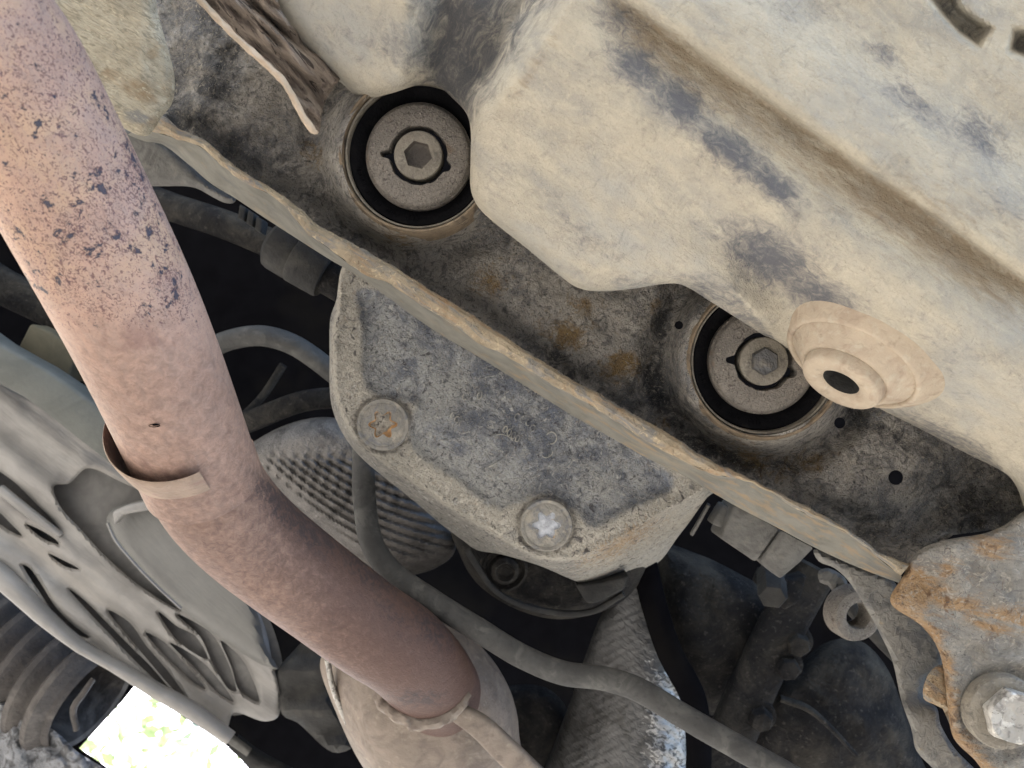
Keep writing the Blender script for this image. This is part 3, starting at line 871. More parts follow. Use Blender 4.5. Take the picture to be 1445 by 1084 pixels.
sheet('bracket_plate', brk_out, brk_d, m_plate, bracket, step=4.5, rnd=(7, .004), thick=.03, inset=5, bump=(.0003, 10), attrs={
    'dust': lambda x, y: blobs(x, y, [(560, 640, 60, 40, 30, .8), (620, 560, 40, 60, 30, .7), (520, 500, 30, 70, 0, .4), (700, 690, 70, 40, 30, .7), (850, 690, 60, 30, 30, .6), (610, 650, 50, 30, 30, .8)]),
    'ring': lambda x, y: np.maximum(*[np.exp(-((np.hypot(x - a, y - b) - 40)/4.5)**2) for a, b in ((541, 599), (771, 741))]),
    'skirt_shade': lambda x, y: sst(-sdp(x, y, crease), 1, 6)*(1 - .75*sst(x, 790, 850)),  # shade of the turned-down side painted into the colour
    'edge': lambda x, y: np.clip(1 - sst(sdp(x, y, rim), -10, 10), 0, 1),
    'rust': lambda x, y: blobs(x, y, [(880, 765, 70, 16, -30, 1.), (830, 790, 30, 14, -20, .6)])})
def torx_bolt(c, d, fill, label):
    k = pxm(1, d)
    star = lambda s: (lambda th: (16.5*s + 3.6*s*np.cos(6*th))*k)
    b = lathe('bolt', [(37*k, -.006), (37*k, .0012), (35.5*k, .0024), (32.5*k, .0022), (31*k, .0014), (27*k, .0020), (23*k, .0022), (star(1.03), .0020)], P(*c, d), TOCAM, m_bolthead, bracket, segs=72, sharp=60)
    b['label'] = label
    lathe('torx_socket', [(star(1.03), .0020), (star(.93), -.0012 if fill else .0002), (9*k, -.0018 if fill else .0006), (.2*k, -.002 if fill else .0004)], P(*c, d), TOCAM, m_torxrust if fill else m_torx, b, segs=72, sharp=60)
torx_bolt((541, 599), .5655, True, 'torx bolt with its socket packed with orange rust')
torx_bolt((771, 741), .5655, False, 'torx bolt with a clean pale star socket')
# worn raised marks in the middle of the plate
ems = thing  # (no separate thing: the marks belong to the plate)
Vs, Fs = [], []
def ring_mark(cx, cy, rx, ry, an, d, w=1.35, n=14, a0=0, a1=2*math.pi):
    k = pxm(1, d); c, s = math.cos(rad(an)), math.sin(rad(an))
    b = len(Vs)
    for a in np.linspace(a0, a1, n):
        for rr, dz in ((-w, 0.0012), (-.4*w, -.0011), (.4*w, -.0011), (w, .0012)):
            uu, vv = (rx + rr)*math.cos(a), (ry + rr)*math.sin(a)
            X_, Y_ = cx + uu*c - vv*s, cy + uu*s + vv*c
            Vs.append(tuple(P(X_, Y_, float(brk_d(np.array([X_]), np.array([Y_]))[0]) + dz)))
    for i in range(n - 1):
        for j in range(3):
            Fs.append((b + i*4 + j, b + i*4 + j + 1, b + (i+1)*4 + j + 1, b + (i+1)*4 + j))
md = .5662
for i in range(4):
    ring_mark(713 + i*5.8, 606 + i*4.2, 2.6, 5.0, 22, md)
ring_mark(677, 558, 3, 5.5, 22, md)
for (x_, y_) in ((664, 553), (656, 560), (640, 586), (645, 592), (652, 598), (730, 588), (738, 592), (752, 604), (746, 596)):
    ring_mark(x_, y_, 3.2, 4.6, 25, md, a0=rng.uniform(0, 2), a1=rng.uniform(3.5, 5.5))
ring_mark(778, 618, 7.5, 8.5, 0, md, a0=-2.6, a1=1.8, w=1.3)
ring_mark(773, 640, 8, 5, -30, md, a0=.2, a1=3.4, w=1.2)
ring_mark(690, 650, 34, 8, -28, md, a0=.1, a1=1.9, w=1.4, n=20)
ring_mark(702, 636, 26, 22, -28, md, a0=-1.6, a1=-.1, w=1.0, n=20)
mesh_obj('raised_mark', Vs, Fs, m_mark, bracket)

# rubber engine mount behind the bracket
mount = thing('engine_mount', 'round black rubber engine mount half hidden behind the dusty bracket', 'engine mount', P(780, 790, .66))
sheet('mount_housing', [(640, 740), (652, 790), (672, 822), (705, 848), (745, 866), (785, 874), (825, 870), (862, 858), (892, 836), (915, 800), (935, 750), (800, 700)],
      lambda x, y: .655 + .00000042*((x - 780)**2 + (y - 740)**2)*1.8, m_dark, mount, step=8, rnd=(26, .018), thick=.06, inset=8, bump=(.0012, 26))
k = pxm(1, .645)
lathe('mount_stud', [(34*k, -.01), (33*k, .002), (29*k, .003), (26*k, -.001), (22*k, -.001), (20*k, .004), (14*k, .006), (10*k, .003), (.2*k, .004)], P(712, 803, .652), (.12, .2, -1), m_dark, mount, segs=40)
block('mount_lug', [(812, 826), (850, 822), (888, 812), (882, 832), (842, 852), (828, 852)], .640, .03, m_dark2, mount, .002)
bar('mount_rib', [(660, 776, .645, 10), (700, 834, .652, 8), (760, 860, .66, 8), (830, 864, .66, 8), (880, 838, .655, 8)], m_dark2, mount, h=.006)

# ------------------------------------------------------------------ exhaust
ex = thing('exhaust_pipe', 'thick pinkish exhaust pipe with black chips, running down the left into a pale canister', 'exhaust pipe', P(262, 620, .5))
R0 = .0310
def pd(w): return R0*2*F/w
up = [(-150, -180, 262), (-70, 0, 246), (3, 100, 228), (53, 188, 218), (100, 275, 209), (147, 365, 201), (189, 450, 191), (229, 540, 179), (266, 630, 167), (286, 678, 161)]
chip = lambda x, y: np.clip(blobs(x, y, [(110, 330, 140, 90, 0, .8), (200, 230, 40, 120, -20, 1), (140, 270, 60, 50, 0, 1), (130, 330, 110, 30, 20, 1.), (60, 120, 150, 150, 0, .65), (100, 400, 100, 45, 20, .8), (240, 400, 30, 60, -20, 1.), (225, 330, 26, 90, -20, 1.), (190, 250, 26, 80, -22, 1.), (150, 160, 22, 60, -25, .8), (150, 430, 70, 25, 20, .8), (210, 440, 40, 20, 0, .8)]), 0, 1)
pa = {'chip': lambda x, y: np.clip(chip(x, y)*(1 - .9*sst(y, 440, 500)), 0, 1),
      'chipg': lambda x, y: 1 - sst(y, 440, 500),
      'upper': lambda x, y: 1 - sst(y, 300, 520),
      'soot': lambda x, y: blobs(x, y, [(400, 715, 70, 30, 48, 1.), (440, 745, 90, 30, 42, 1.), (520, 800, 90, 30, 40, 1.), (610, 880, 60, 30, 48, .95), (560, 860, 90, 40, 45, .6), (590, 985, 60, 18, 0, .8), (470, 880, 60, 30, 40, .4)]),
      'mauve': lambda x, y: blobs(x, y, [(190, 475, 60, 22, 10, 1.), (235, 680, 60, 26, 10, .6), (480, 820, 90, 60, 45, .8), (580, 900, 70, 60, 30, 1), (160, 450, 50, 20, 0, .5)]),
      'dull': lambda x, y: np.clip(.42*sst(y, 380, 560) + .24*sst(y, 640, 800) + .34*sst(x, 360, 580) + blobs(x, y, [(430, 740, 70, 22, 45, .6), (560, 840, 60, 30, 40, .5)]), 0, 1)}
tube('pipe', [P(x, y, pd(w)) for x, y, w in up], R0, m_pipe, ex, segs=72, n=170, attrs=pa, wob=.0012)
low = [(280, 650, 157), (296, 690, 155), (322, 726, 151), (360, 764, 146), (405, 800, 142), (450, 834, 138), (520, 886, 134), (566, 916, 131), (600, 950, 126), (622, 980, 119), (636, 1005, 110)]
tube('bent_pipe', [P(x, y, pd(w)) for x, y, w in low], [R0*1.0, R0*1.0] + [R0]*8, m_pipe, ex, segs=72, n=130, attrs=pa, wob=.0012)
from mathutils.bvhtree import BVHTree
pm = next(c for c in ex.children if c.name.startswith('pipe'))
bv = BVHTree.FromPolygons([tuple(v.co + Vector(ex['o'])) for v in pm.data.vertices], [tuple(p.vertices) for p in pm.data.polygons])
hit = bv.ray_cast(Vector((0, 0, 0)), Vector(P(218, 600, 1)).normalized())
if hit[0] is not None:
    kk = pxm(1, hit[0].z)
    lathe('nick', [(lambda t: kk*(3.4 + 6.2*np.cos(t)**2*0 + 0*t), -.0006), (lambda t: kk*3.0 + 0*t, .0004), (.2*kk, -.0004)], hit[0], hit[1], m_pan, ex, segs=20)
    nk = [c for c in ex.children if c.name.startswith('nick')][0]
    cen = np.mean([tuple(v.co) for v in nk.data.vertices], axis=0)
    for v in nk.data.vertices:
        v.co.x = cen[0] + (v.co.x - cen[0])*2.4
        v.co.y = cen[1] + (v.co.y - cen[1])*.8
# slip collar: the flared end of the lower pipe, wrapping the left and near side
axp = (Vector(P(266, 630, pd(167))) - Vector(P(229, 540, pd(179)))).normalized()
cco = Vector(P(260, 610, pd(169)))
sd = Vector((-.95, .30, 0)); sd = (sd - axp*sd.dot(axp)).normalized()
cco = cco + sd*.0012
axp = (axp + Vector((0, 0, .34))).normalized()
Ro = R0*1.02
lathe('slip_collar', [(Ro*1.07, .006), (Ro*1.10, -.005), (Ro*1.11, -.0095), (Ro*1.12, -.0112), (Ro*1.135, -.0105), (Ro*1.135, -.006), (Ro*1.11, .003), (Ro*1.08, .010), (Ro*1.0, .018)], cco, axp, m_collar, ex, segs=80,
      arc=(rad(-110), rad(128)), ref=tuple(sd))
# canister at the lower end
can_c = Vector(P(600, 1040, .655))
sheet('canister_shell', [(452, 945), (456, 920), (470, 905), (520, 880), (580, 868), (640, 880), (690, 925), (718, 970), (730, 1010), (733, 1040), (745, 1110), (740, 1150), (560, 1150), (530, 1110), (500, 1062), (474, 1005)],
      lambda x, y: .628 + .0000016*((x - 590)**2 + (y - 1010)**2) , m_canister, ex, step=7, rnd=(46, .040), thick=.08, inset=14, bump=(.0005, 30))
tube('weld_bead', [P(528, 960, .612), P(540, 988, .604), P(556, 1006, .600), P(585, 1018, .600), P(612, 1018, .600), P(640, 1004, .604), P(660, 978, .612)], [.0028, .005, .0044, .0054, .0044, .005, .003], m_canister, ex, segs=12, n=60, wob=.35)
bar('seam_flange', [(640, 1002, .612, 24), (676, 1024, .614, 32), (712, 1058, .622, 36), (760, 1104, .632, 36)], m_canister, ex, h=.010, pw=5)
bar('shell_rim', [(462, 930, .655, 8), (470, 970, .66, 8), (492, 1020, .668, 10), (520, 1062, .676, 12), (550, 1110, .68, 14)], m_brightbolt, ex, h=.006, pw=2.5)

# ------------------------------------------------------------------ upper left: shield, torn liner, pressed arm
sheet_o = sheet('heat_shield', [(40, -40), (150, -40), (214, -30), (222, 15), (233, 55), (244, 95), (247, 122), (242, 148), (229, 164), (218, 182), (208, 192), (190, 189), (160, 170), (110, 110)],
      lambda x, y: .455 + .00008*(y) + .0003*np.clip(x - 200, 0, 60)*.5, m_shield, step=6, rnd=(14, .007), thick=.012, inset=4, bump=(.0007, 24), attrs={
      'rust': lambda x, y: blobs(x, y, [(195, 125, 36, 20, 20, 1), (160, 110, 26, 16, 20, .8), (215, 78, 14, 10, 0, .8), (215, 170, 16, 14, 0, .8), (238, 130, 10, 40, 10, .6)]),
      'grey': lambda x, y: blobs(x, y, [(190, 165, 22, 12, 20, 1)])})
tagp(sheet_o, 'cream dusty shield plate with rust-brown stains behind the top of the exhaust pipe', 'heat shield')
liner = thing('torn_liner', 'torn strip of wrinkled brown felt liner ending in a point beside the tank', 'liner', P(380, 90, .49))
uu = lambda x, y: (x*.68 + y*.73)
ww = lambda x, y: (-x*.73 + y*.68)
sheet('liner_strip', [(250, -40), (285, 3), (328, 48), (372, 88), (402, 118), (424, 158), (443, 186), (450, 187), (453, 168), (458, 146), (470, 124), (480, 108), (440, 70), (400, 20), (370, -40)],
      lambda x, y: .478 + .006*np.sin(ww(x, y)/7.5 + .02*uu(x, y) + 2.2*vn(uu(x, y), ww(x, y)*4, 60, 3)) + .004*vn(uu(x, y)*.35, ww(x, y)*1.6, 11, 5) + .02*sst(x, 380, 480),
      m_liner, liner, step=3.6, rnd=(5, .003), thick=.006, inset=2)
tube('liner_hem', [P(250, -40, .475), P(285, 3, .475), P(328, 48, .475), P(372, 88, .475), P(402, 118, .476), P(424, 158, .477), P(442, 184, .478), P(448, 187, .48)], [(.0018, .0018)]*7 + [(.0008, .0008)], m_linerhem, liner, segs=10, n=80, wob=.25)
arm_o = sheet('pressed_arm', [(150, 180), (200, 186), (229, 200), (266, 231), (299, 261), (333, 281), (329, 287), (316, 286), (298, 277), (280, 267), (262, 263), (230, 263), (190, 262), (150, 255)],
      lambda x, y: .60 + .0003*(y - 200)*.3, m_grime, step=4, rnd=(14, .010), thick=.02, inset=4, bump=(.0006, 30))
tagp(arm_o, 'short grey pressed-steel arm poking out between the exhaust pipe and the flange', 'bracket arm')

# ------------------------------------------------------------------ dark space behind, upper left
boot = thing('rubber_boot', 'dark grey ribbed rubber boot under the flange above the bracket', 'rubber boot', P(430, 365, .63))
k = pxm(1, .63)
bax = (Vector(P(470, 392, .63)) - Vector(P(385, 342, .63))).normalized()
lathe('boot_body', [(.1*k, -8*k), (26*k, -7*k), (36*k, 0), (38*k, 8*k), (38*k, 34*k), (36.5*k, 36*k), (36.5*k, 37*k), (39*k, 39*k), (38*k, 84*k), (36*k, 88*k), (30*k, 89*k)], P(388, 343, .64), bax, m_dark2, boot, segs=48)
lathe('boot_sleeve', [(29*k, 80*k), (29*k, 118*k), (20*k, 119*k)], P(388, 343, .64), bax, m_dark, boot, segs=32)
for i, (x_, y_) in enumerate(((338, 288), (350, 296), (362, 305))):
    block('boot_tab', [(x_, y_), (x_+9, y_+5), (x_+6, y_+24), (x_-3, y_+19)], .66, .015, m_dark2, boot, .001)
o = tube('cross_tube', [P(120, 240, .80), P(231, 288, .78), P(320, 318, .76), P(420, 360, .75)], [.0125]*4, m_dark, segs=20, n=20)
tagp(o, 'dark thin cross tube in the shadow beside the exhaust pipe, upper left', 'tube')
o = tube('curved_hose', [P(250, 520, .74), P(300, 490, .73), P(332, 478, .725), P(370, 474, .72), P(408, 484, .72), P(440, 503, .72), P(500, 550, .72)], [.0085]*7, m_hose, segs=20, n=60)
tagp(o, 'dark bent hose arching from the exhaust pipe to the bracket', 'hose')
o = bar('lower_brace', [(290, 620, .80, 30), (360, 592, .79, 30), (430, 566, .78, 30), (500, 560, .78, 30)], m_dark, h=.02)
tagp(o, 'shadowed flat brace just above the ribbed foil shield', 'brace')
o = tube('brake_line', [P(330, 600, .86), P(370, 560, .86), P(400, 515, .86)], [.004]*3, m_dark, segs=10, n=12)
tagp(o, 'thin dark line slanting behind the curved hose', 'pipe')
o = bar('body_rail', [(-600, 35, .90, 52), (-80, 352, .86, 52), (0, 402, .85, 50), (80, 442, .84, 46), (150, 486, .83, 44), (220, 530, .82, 40)], m_dark, h=.03)
tagp(o, 'dark body rail at the left edge above the tan block', 'rail')
o = block('tan_block', [(42, 456), (72, 468), (110, 496), (94, 540), (58, 524), (20, 500)], [.80, .80, .80, .80, .80, .80], .05, m_tan, None, .003)
tagp(o, 'dull tan block wedged under the dark rail at the left edge', 'block')

# foil shields
def ribs(x, y):
    ph = (y - 640 + .0016*(x - 560)**2*np.where(x < 560, 1., .6) - .35*(x - 400))/12.5
    return ph
fs = sheet('foil_shield', [(338, 640), (365, 619), (400, 601), (440, 590), (475, 590), (510, 600), (560, 640), (605, 695), (642, 756), (640, 782), (618, 800), (590, 810), (560, 815), (520, 800), (470, 765), (420, 720), (370, 672)],
      lambda x, y: .685 + .0000014*((x - 470)**2*.6 + (y - 660)**2) + sst(y, 632, 660)*.0016*np.sin(2*math.pi*ribs(x, y)) + sst(y, 625, 650)*(1 - sst(y, 690, 720))*.0008*np.sin(2*math.pi*(x + .2*y)/17),
      m_foil, step=3.4, rnd=(30, .03), thick=.02, inset=4)
tagp(fs, 'ribbed grey foil heat shield behind the hose, left of the bracket', 'heat shield')
cs_ = sheet('foil_shield', [(868, 830), (890, 800), (915, 795), (925, 830), (932, 880), (948, 922), (966, 955), (976, 995), (974, 1040), (965, 1120), (755, 1120), (782, 1050), (806, 985), (828, 920), (846, 872)],
      lambda x, y: .70 + .0000036*(x - 905)**2 + .0016*vn((x*.8 + y*.6)*.6, -x*.6 + y*.8, 12, 6)*sst(x, 890, 930)*sst(y, 900, 950) + .0007*vn(x, y, 9, 8)*sst(x, 900, 950)*sst(y, 900, 960) + .00022*np.sin((y + .5*x)/2.0),
      m_crinkle, step=3.2, rnd=(14, .012), thick=.02, inset=4, attrs={'spark': lambda x, y: sst(x, 885, 940)*sst(y, 915, 975) + .35*sst(x, 870, 910)*sst(y, 850, 900)})  # foil glints painted as paler patches on the right side
tagp(cs_, 'shiny crinkled foil heat shield behind the hose at bottom middle', 'heat shield')

# long hose
o = tube('coolant_hose', [P(512, 560, .66), P(513, 640, .645), P(514, 700, .635), P(524, 764, .625), P(552, 806, .62), P(610, 848, .615), P(680, 892, .61), P(740, 928, .61), P(795, 950, .61), P(850, 957, .61), P(900, 973, .605), P(960, 1008, .60), P(1040, 1054, .595), P(1130, 1104, .59), P(1420, 1270, .60)],
         [(pxm(16.5, .62), pxm(16.5, .62))]*15, m_hose, segs=28, n=170, wob=.015)
tagp(o, 'long dusty black hose running from under the bracket down to the bottom right', 'hose')

# ------------------------------------------------------------------ lower right: leg, rusty bracket, connectors, engine parts
o = sheet('curved_bracket', [(1148, 776), (1168, 780), (1205, 796), (1262, 821), (1270, 840), (1300, 870), (1325, 905), (1332, 930), (1320, 950), (1307, 956), (1303, 985), (1322, 999), (1327, 1022), (1347, 1056), (1385, 1100), (1330, 1100), (1316, 1084), (1293, 1059), (1286, 1029), (1272, 989), (1259, 932), (1242, 895), (1222, 858), (1198, 821), (1178, 802), (1155, 792)],
      lambda x, y: .555 + .00004*(y - 780) - .012*sst(y, 975, 1010), m_greyplate, step=6, rnd=(9, .005), thick=.02, inset=4, bump=(.0008, 26))
tagp(o, 'curved dull grey steel leg dropping beside the rusty bracket at lower right', 'bracket')
o = sheet('rust_tab', [(1303, 985), (1308, 955), (1325, 938), (1336, 945), (1345, 1010), (1352, 1050), (1330, 1000), (1322, 996)], .540, m_hem, step=6, rnd=(6, .004), thick=.01, inset=2, attrs={'rust': lambda x, y: x*0 + .8})
tagp(o, 'small curled rusty tab between the grey leg and the rusty bracket', 'tab')
rb = thing('rusty_bracket', 'thick rust-streaked steel bracket with a large pale bolt in the bottom right corner', 'bracket', P(1380, 900, .5))
rb_out = [(1490, 700), (1444, 722), (1417, 741), (1388, 753), (1350, 759), (1323, 765), (1300, 775), (1283, 792), (1275, 812), (1258, 838), (1256, 848), (1262, 858), (1296, 880), (1316, 902), (1327, 926), (1333, 955), (1338, 1005), (1346, 1042), (1375, 1072), (1400, 1100), (1490, 1130)]
def rb_d(x, y):
    d = .492 + .00004*(y - 800) + .004*fbm(x, y, 90, 6)*.6 + .0012*fbm(x, y, 24, 3)
    d = d + .010*np.exp(-((x - 1300)**2 + (y - 822)**2)/1200.)
    r = np.hypot(x - 1420, y - 1005)
    d = d + .003*(1 - sst(r, 56, 74))
    return d
sheet('bracket_plate', rb_out, rb_d, m_rustplate, rb, step=5, rnd=(16, .010), thick=.035, inset=6, attrs={
    'rust': lambda x, y: np.clip(blobs(x, y, [(1290, 830, 40, 30, 30, 1.), (1350, 850, 60, 18, 15, .9), (1430, 870, 60, 14, 10, 1), (1400, 885, 60, 10, 12, .8), (1400, 770, 40, 20, 0, .7), (1340, 800, 30, 20, 0, .5)]) + .9*np.exp(-(dist_line(x, y, np.array(rb_out, float)[8:], False)/16)**2), 0, 1)})
k = pxm(1, .49)
bb = lathe('bolt', [(53*k, -.006), (53*k, .0005), (51*k, .0022), (46*k, .0030), (41*k, .0034), (20*k, .0034)], P(1416, 1005, .493), (-.03, .02, -1), m_bolt, rb, segs=72)
lathe('hex_head', [(hexr(40*k, .3), .0030), (hexr(40*k, .3), .0085), (hexr(38.5*k, .3), .0098), (34*k, .0104), (18*k, .0098), (.2*k, .0094)], P(1420, 1004, .493), (-.03, .02, -1), m_brightbolt, bb, segs=72, sharp=25)
bb['label'] = 'large pale flanged hex bolt'

conn = thing('wiring_connector', 'pair of grey plastic connector blocks under the lower end of the flange', 'connector', P(1080, 760, .62))
block('connector_block', [(1037, 712), (1101, 747), (1067, 794), (1017, 760)], [.60, .60, .61, .61], .035, m_grime, conn, .002)
block('connector_block', [(1103, 748), (1150, 774), (1130, 792), (1102, 818), (1072, 792)], [.60, .60, .61, .61, .61], .035, m_grime, conn, .002)
block('connector_clip', [(1022, 712), (1037, 718), (1020, 746), (1005, 740)], .615, .02, m_grime, conn, .0015)
bar('connector_edge', [(976, 754, .64, 5), (1000, 712, .63, 5)], m_grime, conn, h=.004, n=6)
k = pxm(1, .65)
bolt_o = thing('stud_bolt', 'small dark hex stud below the connector blocks', 'bolt', P(1090, 836, .65))
lathe('hex_head', [(hexr(21*k), -.03), (hexr(21*k), .003), (hexr(18*k), .005), (8*k, .0045), (.2*k, .0045)], P(1090, 838, .66), (-.25, .35, -1), m_dark2, bolt_o, segs=36)
block('stud_plate', [(1078, 806), (1118, 818), (1140, 812), (1128, 850), (1108, 862), (1070, 826)], .675, .02, m_dark, bolt_o, .002)
o = sheet('clip', [(1155, 806), (1170, 802), (1192, 815), (1196, 826), (1184, 828), (1186, 838), (1176, 836), (1168, 826), (1157, 822)], .63, m_grime, step=5, rnd=(5, .004), thick=.01, inset=2)
tagp(o, 'small dusty clip just above the round eyelet', 'clip')
k = pxm(1, .62)
o = lathe('eyelet_ring', [(17*k, -.012), (17*k, .0), (19*k, .0025), (26*k, .0035), (35*k, .0025), (38*k, -.001), (38*k, -.012)], P(1209, 868, .62), (.18, .05, -1), m_washer, segs=56)
tagp(o, 'brownish round eyelet ring half hidden behind the grey leg', 'ring')
o = bar('link_rod', [(1195, 850, .66, 20), (1240, 900, .66, 20), (1290, 950, .66, 20)], m_dark2, h=.012)
tagp(o, 'dark rod passing behind the round eyelet ring', 'rod')

eng = thing('gearbox_casing', 'grimy black gearbox casing with bolt heads, deep in shadow at lower right', 'gearbox', P(1150, 950, .76))
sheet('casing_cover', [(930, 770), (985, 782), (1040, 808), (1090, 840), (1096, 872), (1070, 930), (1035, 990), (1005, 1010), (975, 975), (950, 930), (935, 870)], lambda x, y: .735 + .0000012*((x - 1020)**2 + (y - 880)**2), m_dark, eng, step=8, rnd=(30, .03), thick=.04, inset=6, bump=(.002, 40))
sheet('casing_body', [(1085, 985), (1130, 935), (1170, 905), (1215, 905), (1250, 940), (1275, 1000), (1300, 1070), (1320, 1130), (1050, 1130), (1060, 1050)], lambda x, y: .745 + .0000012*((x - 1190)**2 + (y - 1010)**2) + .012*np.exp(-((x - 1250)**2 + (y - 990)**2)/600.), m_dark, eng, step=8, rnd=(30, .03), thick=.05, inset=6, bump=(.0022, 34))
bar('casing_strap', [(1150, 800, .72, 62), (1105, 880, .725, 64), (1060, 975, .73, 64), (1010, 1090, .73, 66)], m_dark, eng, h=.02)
bar('casing_rib', [(1100, 985, .736, 8), (1140, 1000, .733, 9), (1170, 1025, .735, 8), (1205, 1062, .739, 6)], m_dark, eng, h=.012, pw=2.5)
for x_, y_ in ((1110, 938), (1072, 1010), (1124, 905)):
    kk = pxm(1, .71)
    lathe('bolt_head', [(23*kk, -.02), (23*kk, .001), (19*kk, .002), (hexr(17*kk, x_), .002), (hexr(16.5*kk, x_), .010), (hexr(14*kk, x_), .012), (.2*kk, .0125)], P(x_, y_, .722), (-.1, .12, -1), m_dark, eng, segs=36)
o = tube('black_cable', [P(908, 790, .69), P(922, 850, .69), P(945, 920, .69), P(978, 985, .69), P(986, 1050, .69), P(984, 1120, .69)], [(.010, .006)]*6, m_pan, segs=16, n=40)
tagp(o, 'flat black cable along the right edge of the crinkled foil', 'cable')
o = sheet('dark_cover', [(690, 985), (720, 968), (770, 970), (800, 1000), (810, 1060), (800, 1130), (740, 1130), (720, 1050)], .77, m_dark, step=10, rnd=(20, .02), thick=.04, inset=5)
tagp(o, 'black rounded cover in deep shadow between the canister and crinkled foil', 'cover')

# ------------------------------------------------------------------ lower left: undertray
tray = thing('undertray', 'pale grey slotted undertray panel along the lower left edge', 'undertray', P(180, 820, .80))
S = [[(-30, 650), (0, 666), (22, 682), (52, 712), (74, 734), (84, 748), (60, 736), (30, 714), (0, 690), (-30, 676)],
     [(-30, 706), (0, 724), (14, 738), (31, 756), (14, 749), (0, 740), (-30, 726)],
     [(37, 740), (55, 747), (78, 761), (83, 768), (64, 762), (50, 752)],
     [(70, 782), (88, 790), (112, 803), (104, 803), (88, 797)],
     [(32, 798), (42, 802), (58, 824), (78, 856), (103, 882), (126, 900), (106, 894), (80, 870), (56, 836)],
     [(98, 832), (122, 850), (152, 880), (186, 914), (216, 944), (240, 974), (222, 962), (190, 932), (152, 892), (120, 858)],
     [(153, 862), (182, 878), (207, 912), (236, 946), (262, 984), (246, 974), (216, 940), (184, 902)],
     [(206, 893), (234, 908), (262, 938), (290, 972), (272, 962), (246, 938), (222, 914)],
     [(224, 864), (250, 884), (276, 898), (293, 930), (268, 918), (245, 898)],
     [(240, 908), (262, 918), (292, 940), (330, 990), (308, 978), (276, 944)],
     [(250, 867), (278, 880), (300, 896), (318, 926), (334, 975), (322, 972), (300, 936), (282, 898)],
     [(312, 905), (334, 922), (350, 944), (366, 990), (350, 984), (336, 972), (326, 940)],
     [(76, 686), (98, 682), (120, 662), (136, 663), (162, 676), (214, 704), (174, 714), (156, 726), (160, 756), (182, 786), (216, 822), (256, 861), (226, 846), (186, 818), (148, 784), (112, 745), (86, 716)]]
S = [cr(s, 3.5) for s in S]
sheet('tray_panel', [(-420, 275), (-60, 500), (0, 536), (42, 560), (104, 602), (172, 656), (216, 692), (240, 722), (300, 786), (345, 830), (372, 880), (386, 940), (396, 985), (392, 1012), (372, 1018), (330, 1006), (318, 1030), (260, 990), (200, 968), (150, 932), (116, 914), (78, 894), (50, 860), (0, 818), (-60, 780), (-420, 540)],
      lambda x, y: .80 + .00010*(x - 180)*.3 + .0030*np.sin((-.62*x + .78*y)/9.) + .003*np.sin((-.60*x + .80*y)/23. + 1) + .002*vn(x + y, y - x, 40, 5), m_under, tray, step=3.6, rnd=(7, .005), thick=.025, inset=3, holes=S)
sheet('tray_backing', [(-420, 285), (-80, 500), (40, 540), (200, 670), (340, 800), (400, 960), (330, 1010), (150, 925), (50, 850), (-80, 780), (-420, 530)], .816, m_back, tray, step=20, rnd=(0, 0), thick=.02, inset=4)
sheet('tray_recess', [(88, 690), (120, 676), (150, 672), (215, 700), (240, 720), (170, 740), (170, 770), (240, 850), (200, 826), (130, 760)], .818, m_dark2, tray, step=10, rnd=(8, .006), thick=.01, inset=4)
sheet('bulge_panel', [(150, 732), (160, 718), (180, 711), (214, 704), (240, 718), (302, 784), (330, 812), (348, 838), (364, 868), (376, 915), (393, 944), (384, 946), (330, 914), (256, 861), (215, 822), (180, 786), (158, 756)],
      lambda x, y: .775 + .0000006*((x - 270)**2 + (y - 810)**2), m_bulge, tray, step=7, rnd=(12, .012), thick=.03, inset=4)
bar('tray_lip', [(152, 738, .772, 3.5), (163, 762, .771, 3.5), (184, 788, .77, 3), (216, 822, .77, 3), (256, 859, .77, 3)], m_under, tray, h=.004, pw=2.2)
block('tray_step', [(157, 722), (180, 712), (212, 705), (213, 720), (172, 727), (160, 742)], .768, .012, m_under, tray, .0025)
bar('tray_rib', [(0, 690, .792, 14), (40, 722, .792, 13), (86, 756, .795, 9)], m_under, tray, h=.008, pw=2.6)
bar('tray_rib', [(-420, 530, .79, 34), (-60, 770, .79, 34), (0, 812, .79, 30), (60, 868, .79, 22), (116, 914, .79, 12), (160, 938, .79, 13), (220, 974, .79, 18), (270, 1002, .79, 20), (326, 1042, .79, 14)], m_under, tray, h=.018, pw=2.6)
o = bar('sill_rail', [(-600, 118, .80, 62), (-80, 455, .78, 62), (0, 508, .78, 54), (60, 540, .78, 52), (130, 592, .78, 56), (195, 648, .78, 48), (250, 712, .78, 30)], m_rail, h=.03, pw=6)
tagp(o, 'grey-green body sill rail running diagonally above the pale undertray', 'rail')
o = sheet('body_bracket', [(392, 948), (408, 925), (440, 898), (462, 920), (470, 985), (500, 1050), (470, 1062), (420, 1020), (398, 1008)], lambda x, y: .80 + .006*np.sin(y/9.), m_dark2, step=8, rnd=(12, .012), thick=.03, inset=4)
tagp(o, 'dark folded body bracket between the undertray and the canister', 'bracket')
o = bar('sill_lip', [(330, 1046, .84, 14), (362, 1072, .84, 18), (400, 1096, .84, 26), (450, 1130, .84, 30)], m_dark2, h=.02)
tagp(o, 'dark lower sill lip along the edge of the bright gap', 'sill')
o = bar('trim_strip', [(268, 1004, .82, 12), (310, 1032, .82, 12), (352, 1062, .82, 10)], m_grime, h=.008)
tagp(o, 'thin grey trim strip just above the bright gap', 'trim')
k = pxm(1, .92)
wb = thing('corrugated_boot', 'grey corrugated rubber boot with a dark open end beside the bright gap at lower left', 'boot', P(100, 950, .92))
rows = []
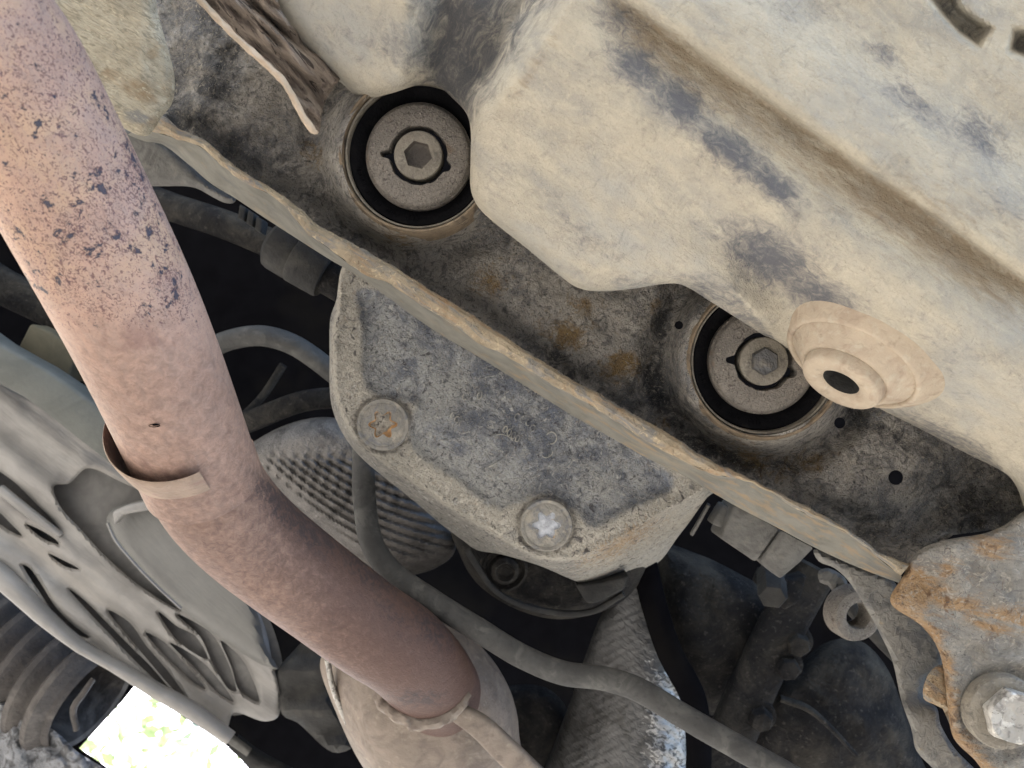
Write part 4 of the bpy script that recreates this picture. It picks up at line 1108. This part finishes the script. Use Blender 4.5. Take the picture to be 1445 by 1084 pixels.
for i in range(7):
    h = -190 + i*34
    r_ = 104 - 1.2*i
    rows += [((r_ - 16)*k, h*k), ((r_ - 6)*k, (h + 7)*k), (r_*k, (h + 11)*k), (r_*k, (h + 20)*k), ((r_ - 7)*k, (h + 25)*k), ((r_ - 16)*k, (h + 31)*k)]
rows += [(80*k, 50*k), (76*k, 54*k), (70*k, 50*k), (66*k, 10*k), (60*k, -60*k), (.2*k, -62*k)]
lathe('boot_bellows', rows, P(92, 962, .95), (.80, .42, -.22), m_tyre, wb, segs=72)
bar('boot_clip', [(132, 958, .86, 7), (118, 978, .855, 9), (104, 1000, .855, 9), (108, 1030, .86, 7)], m_tyre, wb, h=.006, pw=2.5)
o = sheet('arch_liner', [(-60, 960), (0, 986), (24, 1000), (60, 1020), (88, 1040), (108, 1060), (140, 1080), (190, 1112), (230, 1160), (60, 1240), (-60, 1200)], lambda x, y: .90 + .008*fbm(x, y, 26, 4), m_arch, step=5, rnd=(8, .006), thick=.02, inset=4)
tagp(o, 'rough grey crumpled arch liner in the bottom left corner', 'liner')

# ------------------------------------------------------------------ a tree seen through the gap
gd = RM @ Vector(P(130, 1080, 1)).normalized()
hd = Vector((gd.x, gd.y, 0)).normalized()
dist_t = 9.0
base = hd*dist_t
hcen = H + dist_t*gd.z/math.hypot(gd.x, gd.y)
tree = bpy.data.objects.new('tree', None)
COL.objects.link(tree)
tree.location = base
tagp(tree, 'pale blurred green tree glimpsed through the bright gap at lower left', 'tree')
tree['o'] = [0, 0, 0]
bm = bmesh.new()
def limb(p0, p1, r0, r1, n=8):
    z = (p1 - p0).normalized()
    x = z.orthogonal().normalized(); y = z.cross(x)
    a = [bm.verts.new(p0 + (x*math.cos(t) + y*math.sin(t))*r0) for t in np.linspace(0, 2*math.pi, n, endpoint=False)]
    b = [bm.verts.new(p1 + (x*math.cos(t) + y*math.sin(t))*r1) for t in np.linspace(0, 2*math.pi, n, endpoint=False)]
    for i in range(n):
        bm.faces.new((a[i], a[(i+1) % n], b[(i+1) % n], b[i]))
limb(Vector((0, 0, 0)), Vector((.1, .1, hcen*.55)), .22, .15)
ends = []
for i in range(9):
    a = i*2.4
    e = Vector((math.cos(a)*rng.uniform(.7, 1.6), math.sin(a)*rng.uniform(.7, 1.6), hcen + rng.uniform(-1.4, 1.0)))
    limb(Vector((.1, .1, hcen*.55)), e, .03, .006)
    ends.append(e)
me = bpy.data.meshes.new('trunk'); bm.to_mesh(me); bm.free(); me.materials.append(m_bark)
o = bpy.data.objects.new('trunk', me); COL.objects.link(o); o.parent = tree
Vs, Fs = [], []
for i in range(900):
    e = ends[i % 9]
    p = np.array(e) + rng.normal(0, .42, 3)
    n1 = rng.normal(0, 1, 3); n1 /= np.linalg.norm(n1)
    n2 = np.cross(n1, rng.normal(0, 1, 3)); n2 /= np.linalg.norm(n2)
    s_ = rng.uniform(.06, .12)
    b = len(Vs)
    Vs += [tuple(p - n1*s_), tuple(p + n2*s_*.45), tuple(p + n1*s_), tuple(p - n2*s_*.45)]
    Fs.append((b, b+1, b+2, b+3))
me = bpy.data.meshes.new('crown'); me.from_pydata(Vs, [], Fs); me.materials.append(m_leaf)
o = bpy.data.objects.new('crown', me); COL.objects.link(o); o.parent = tree
for o in bpy.data.objects:
    if 'o' in o:
        del o['o']
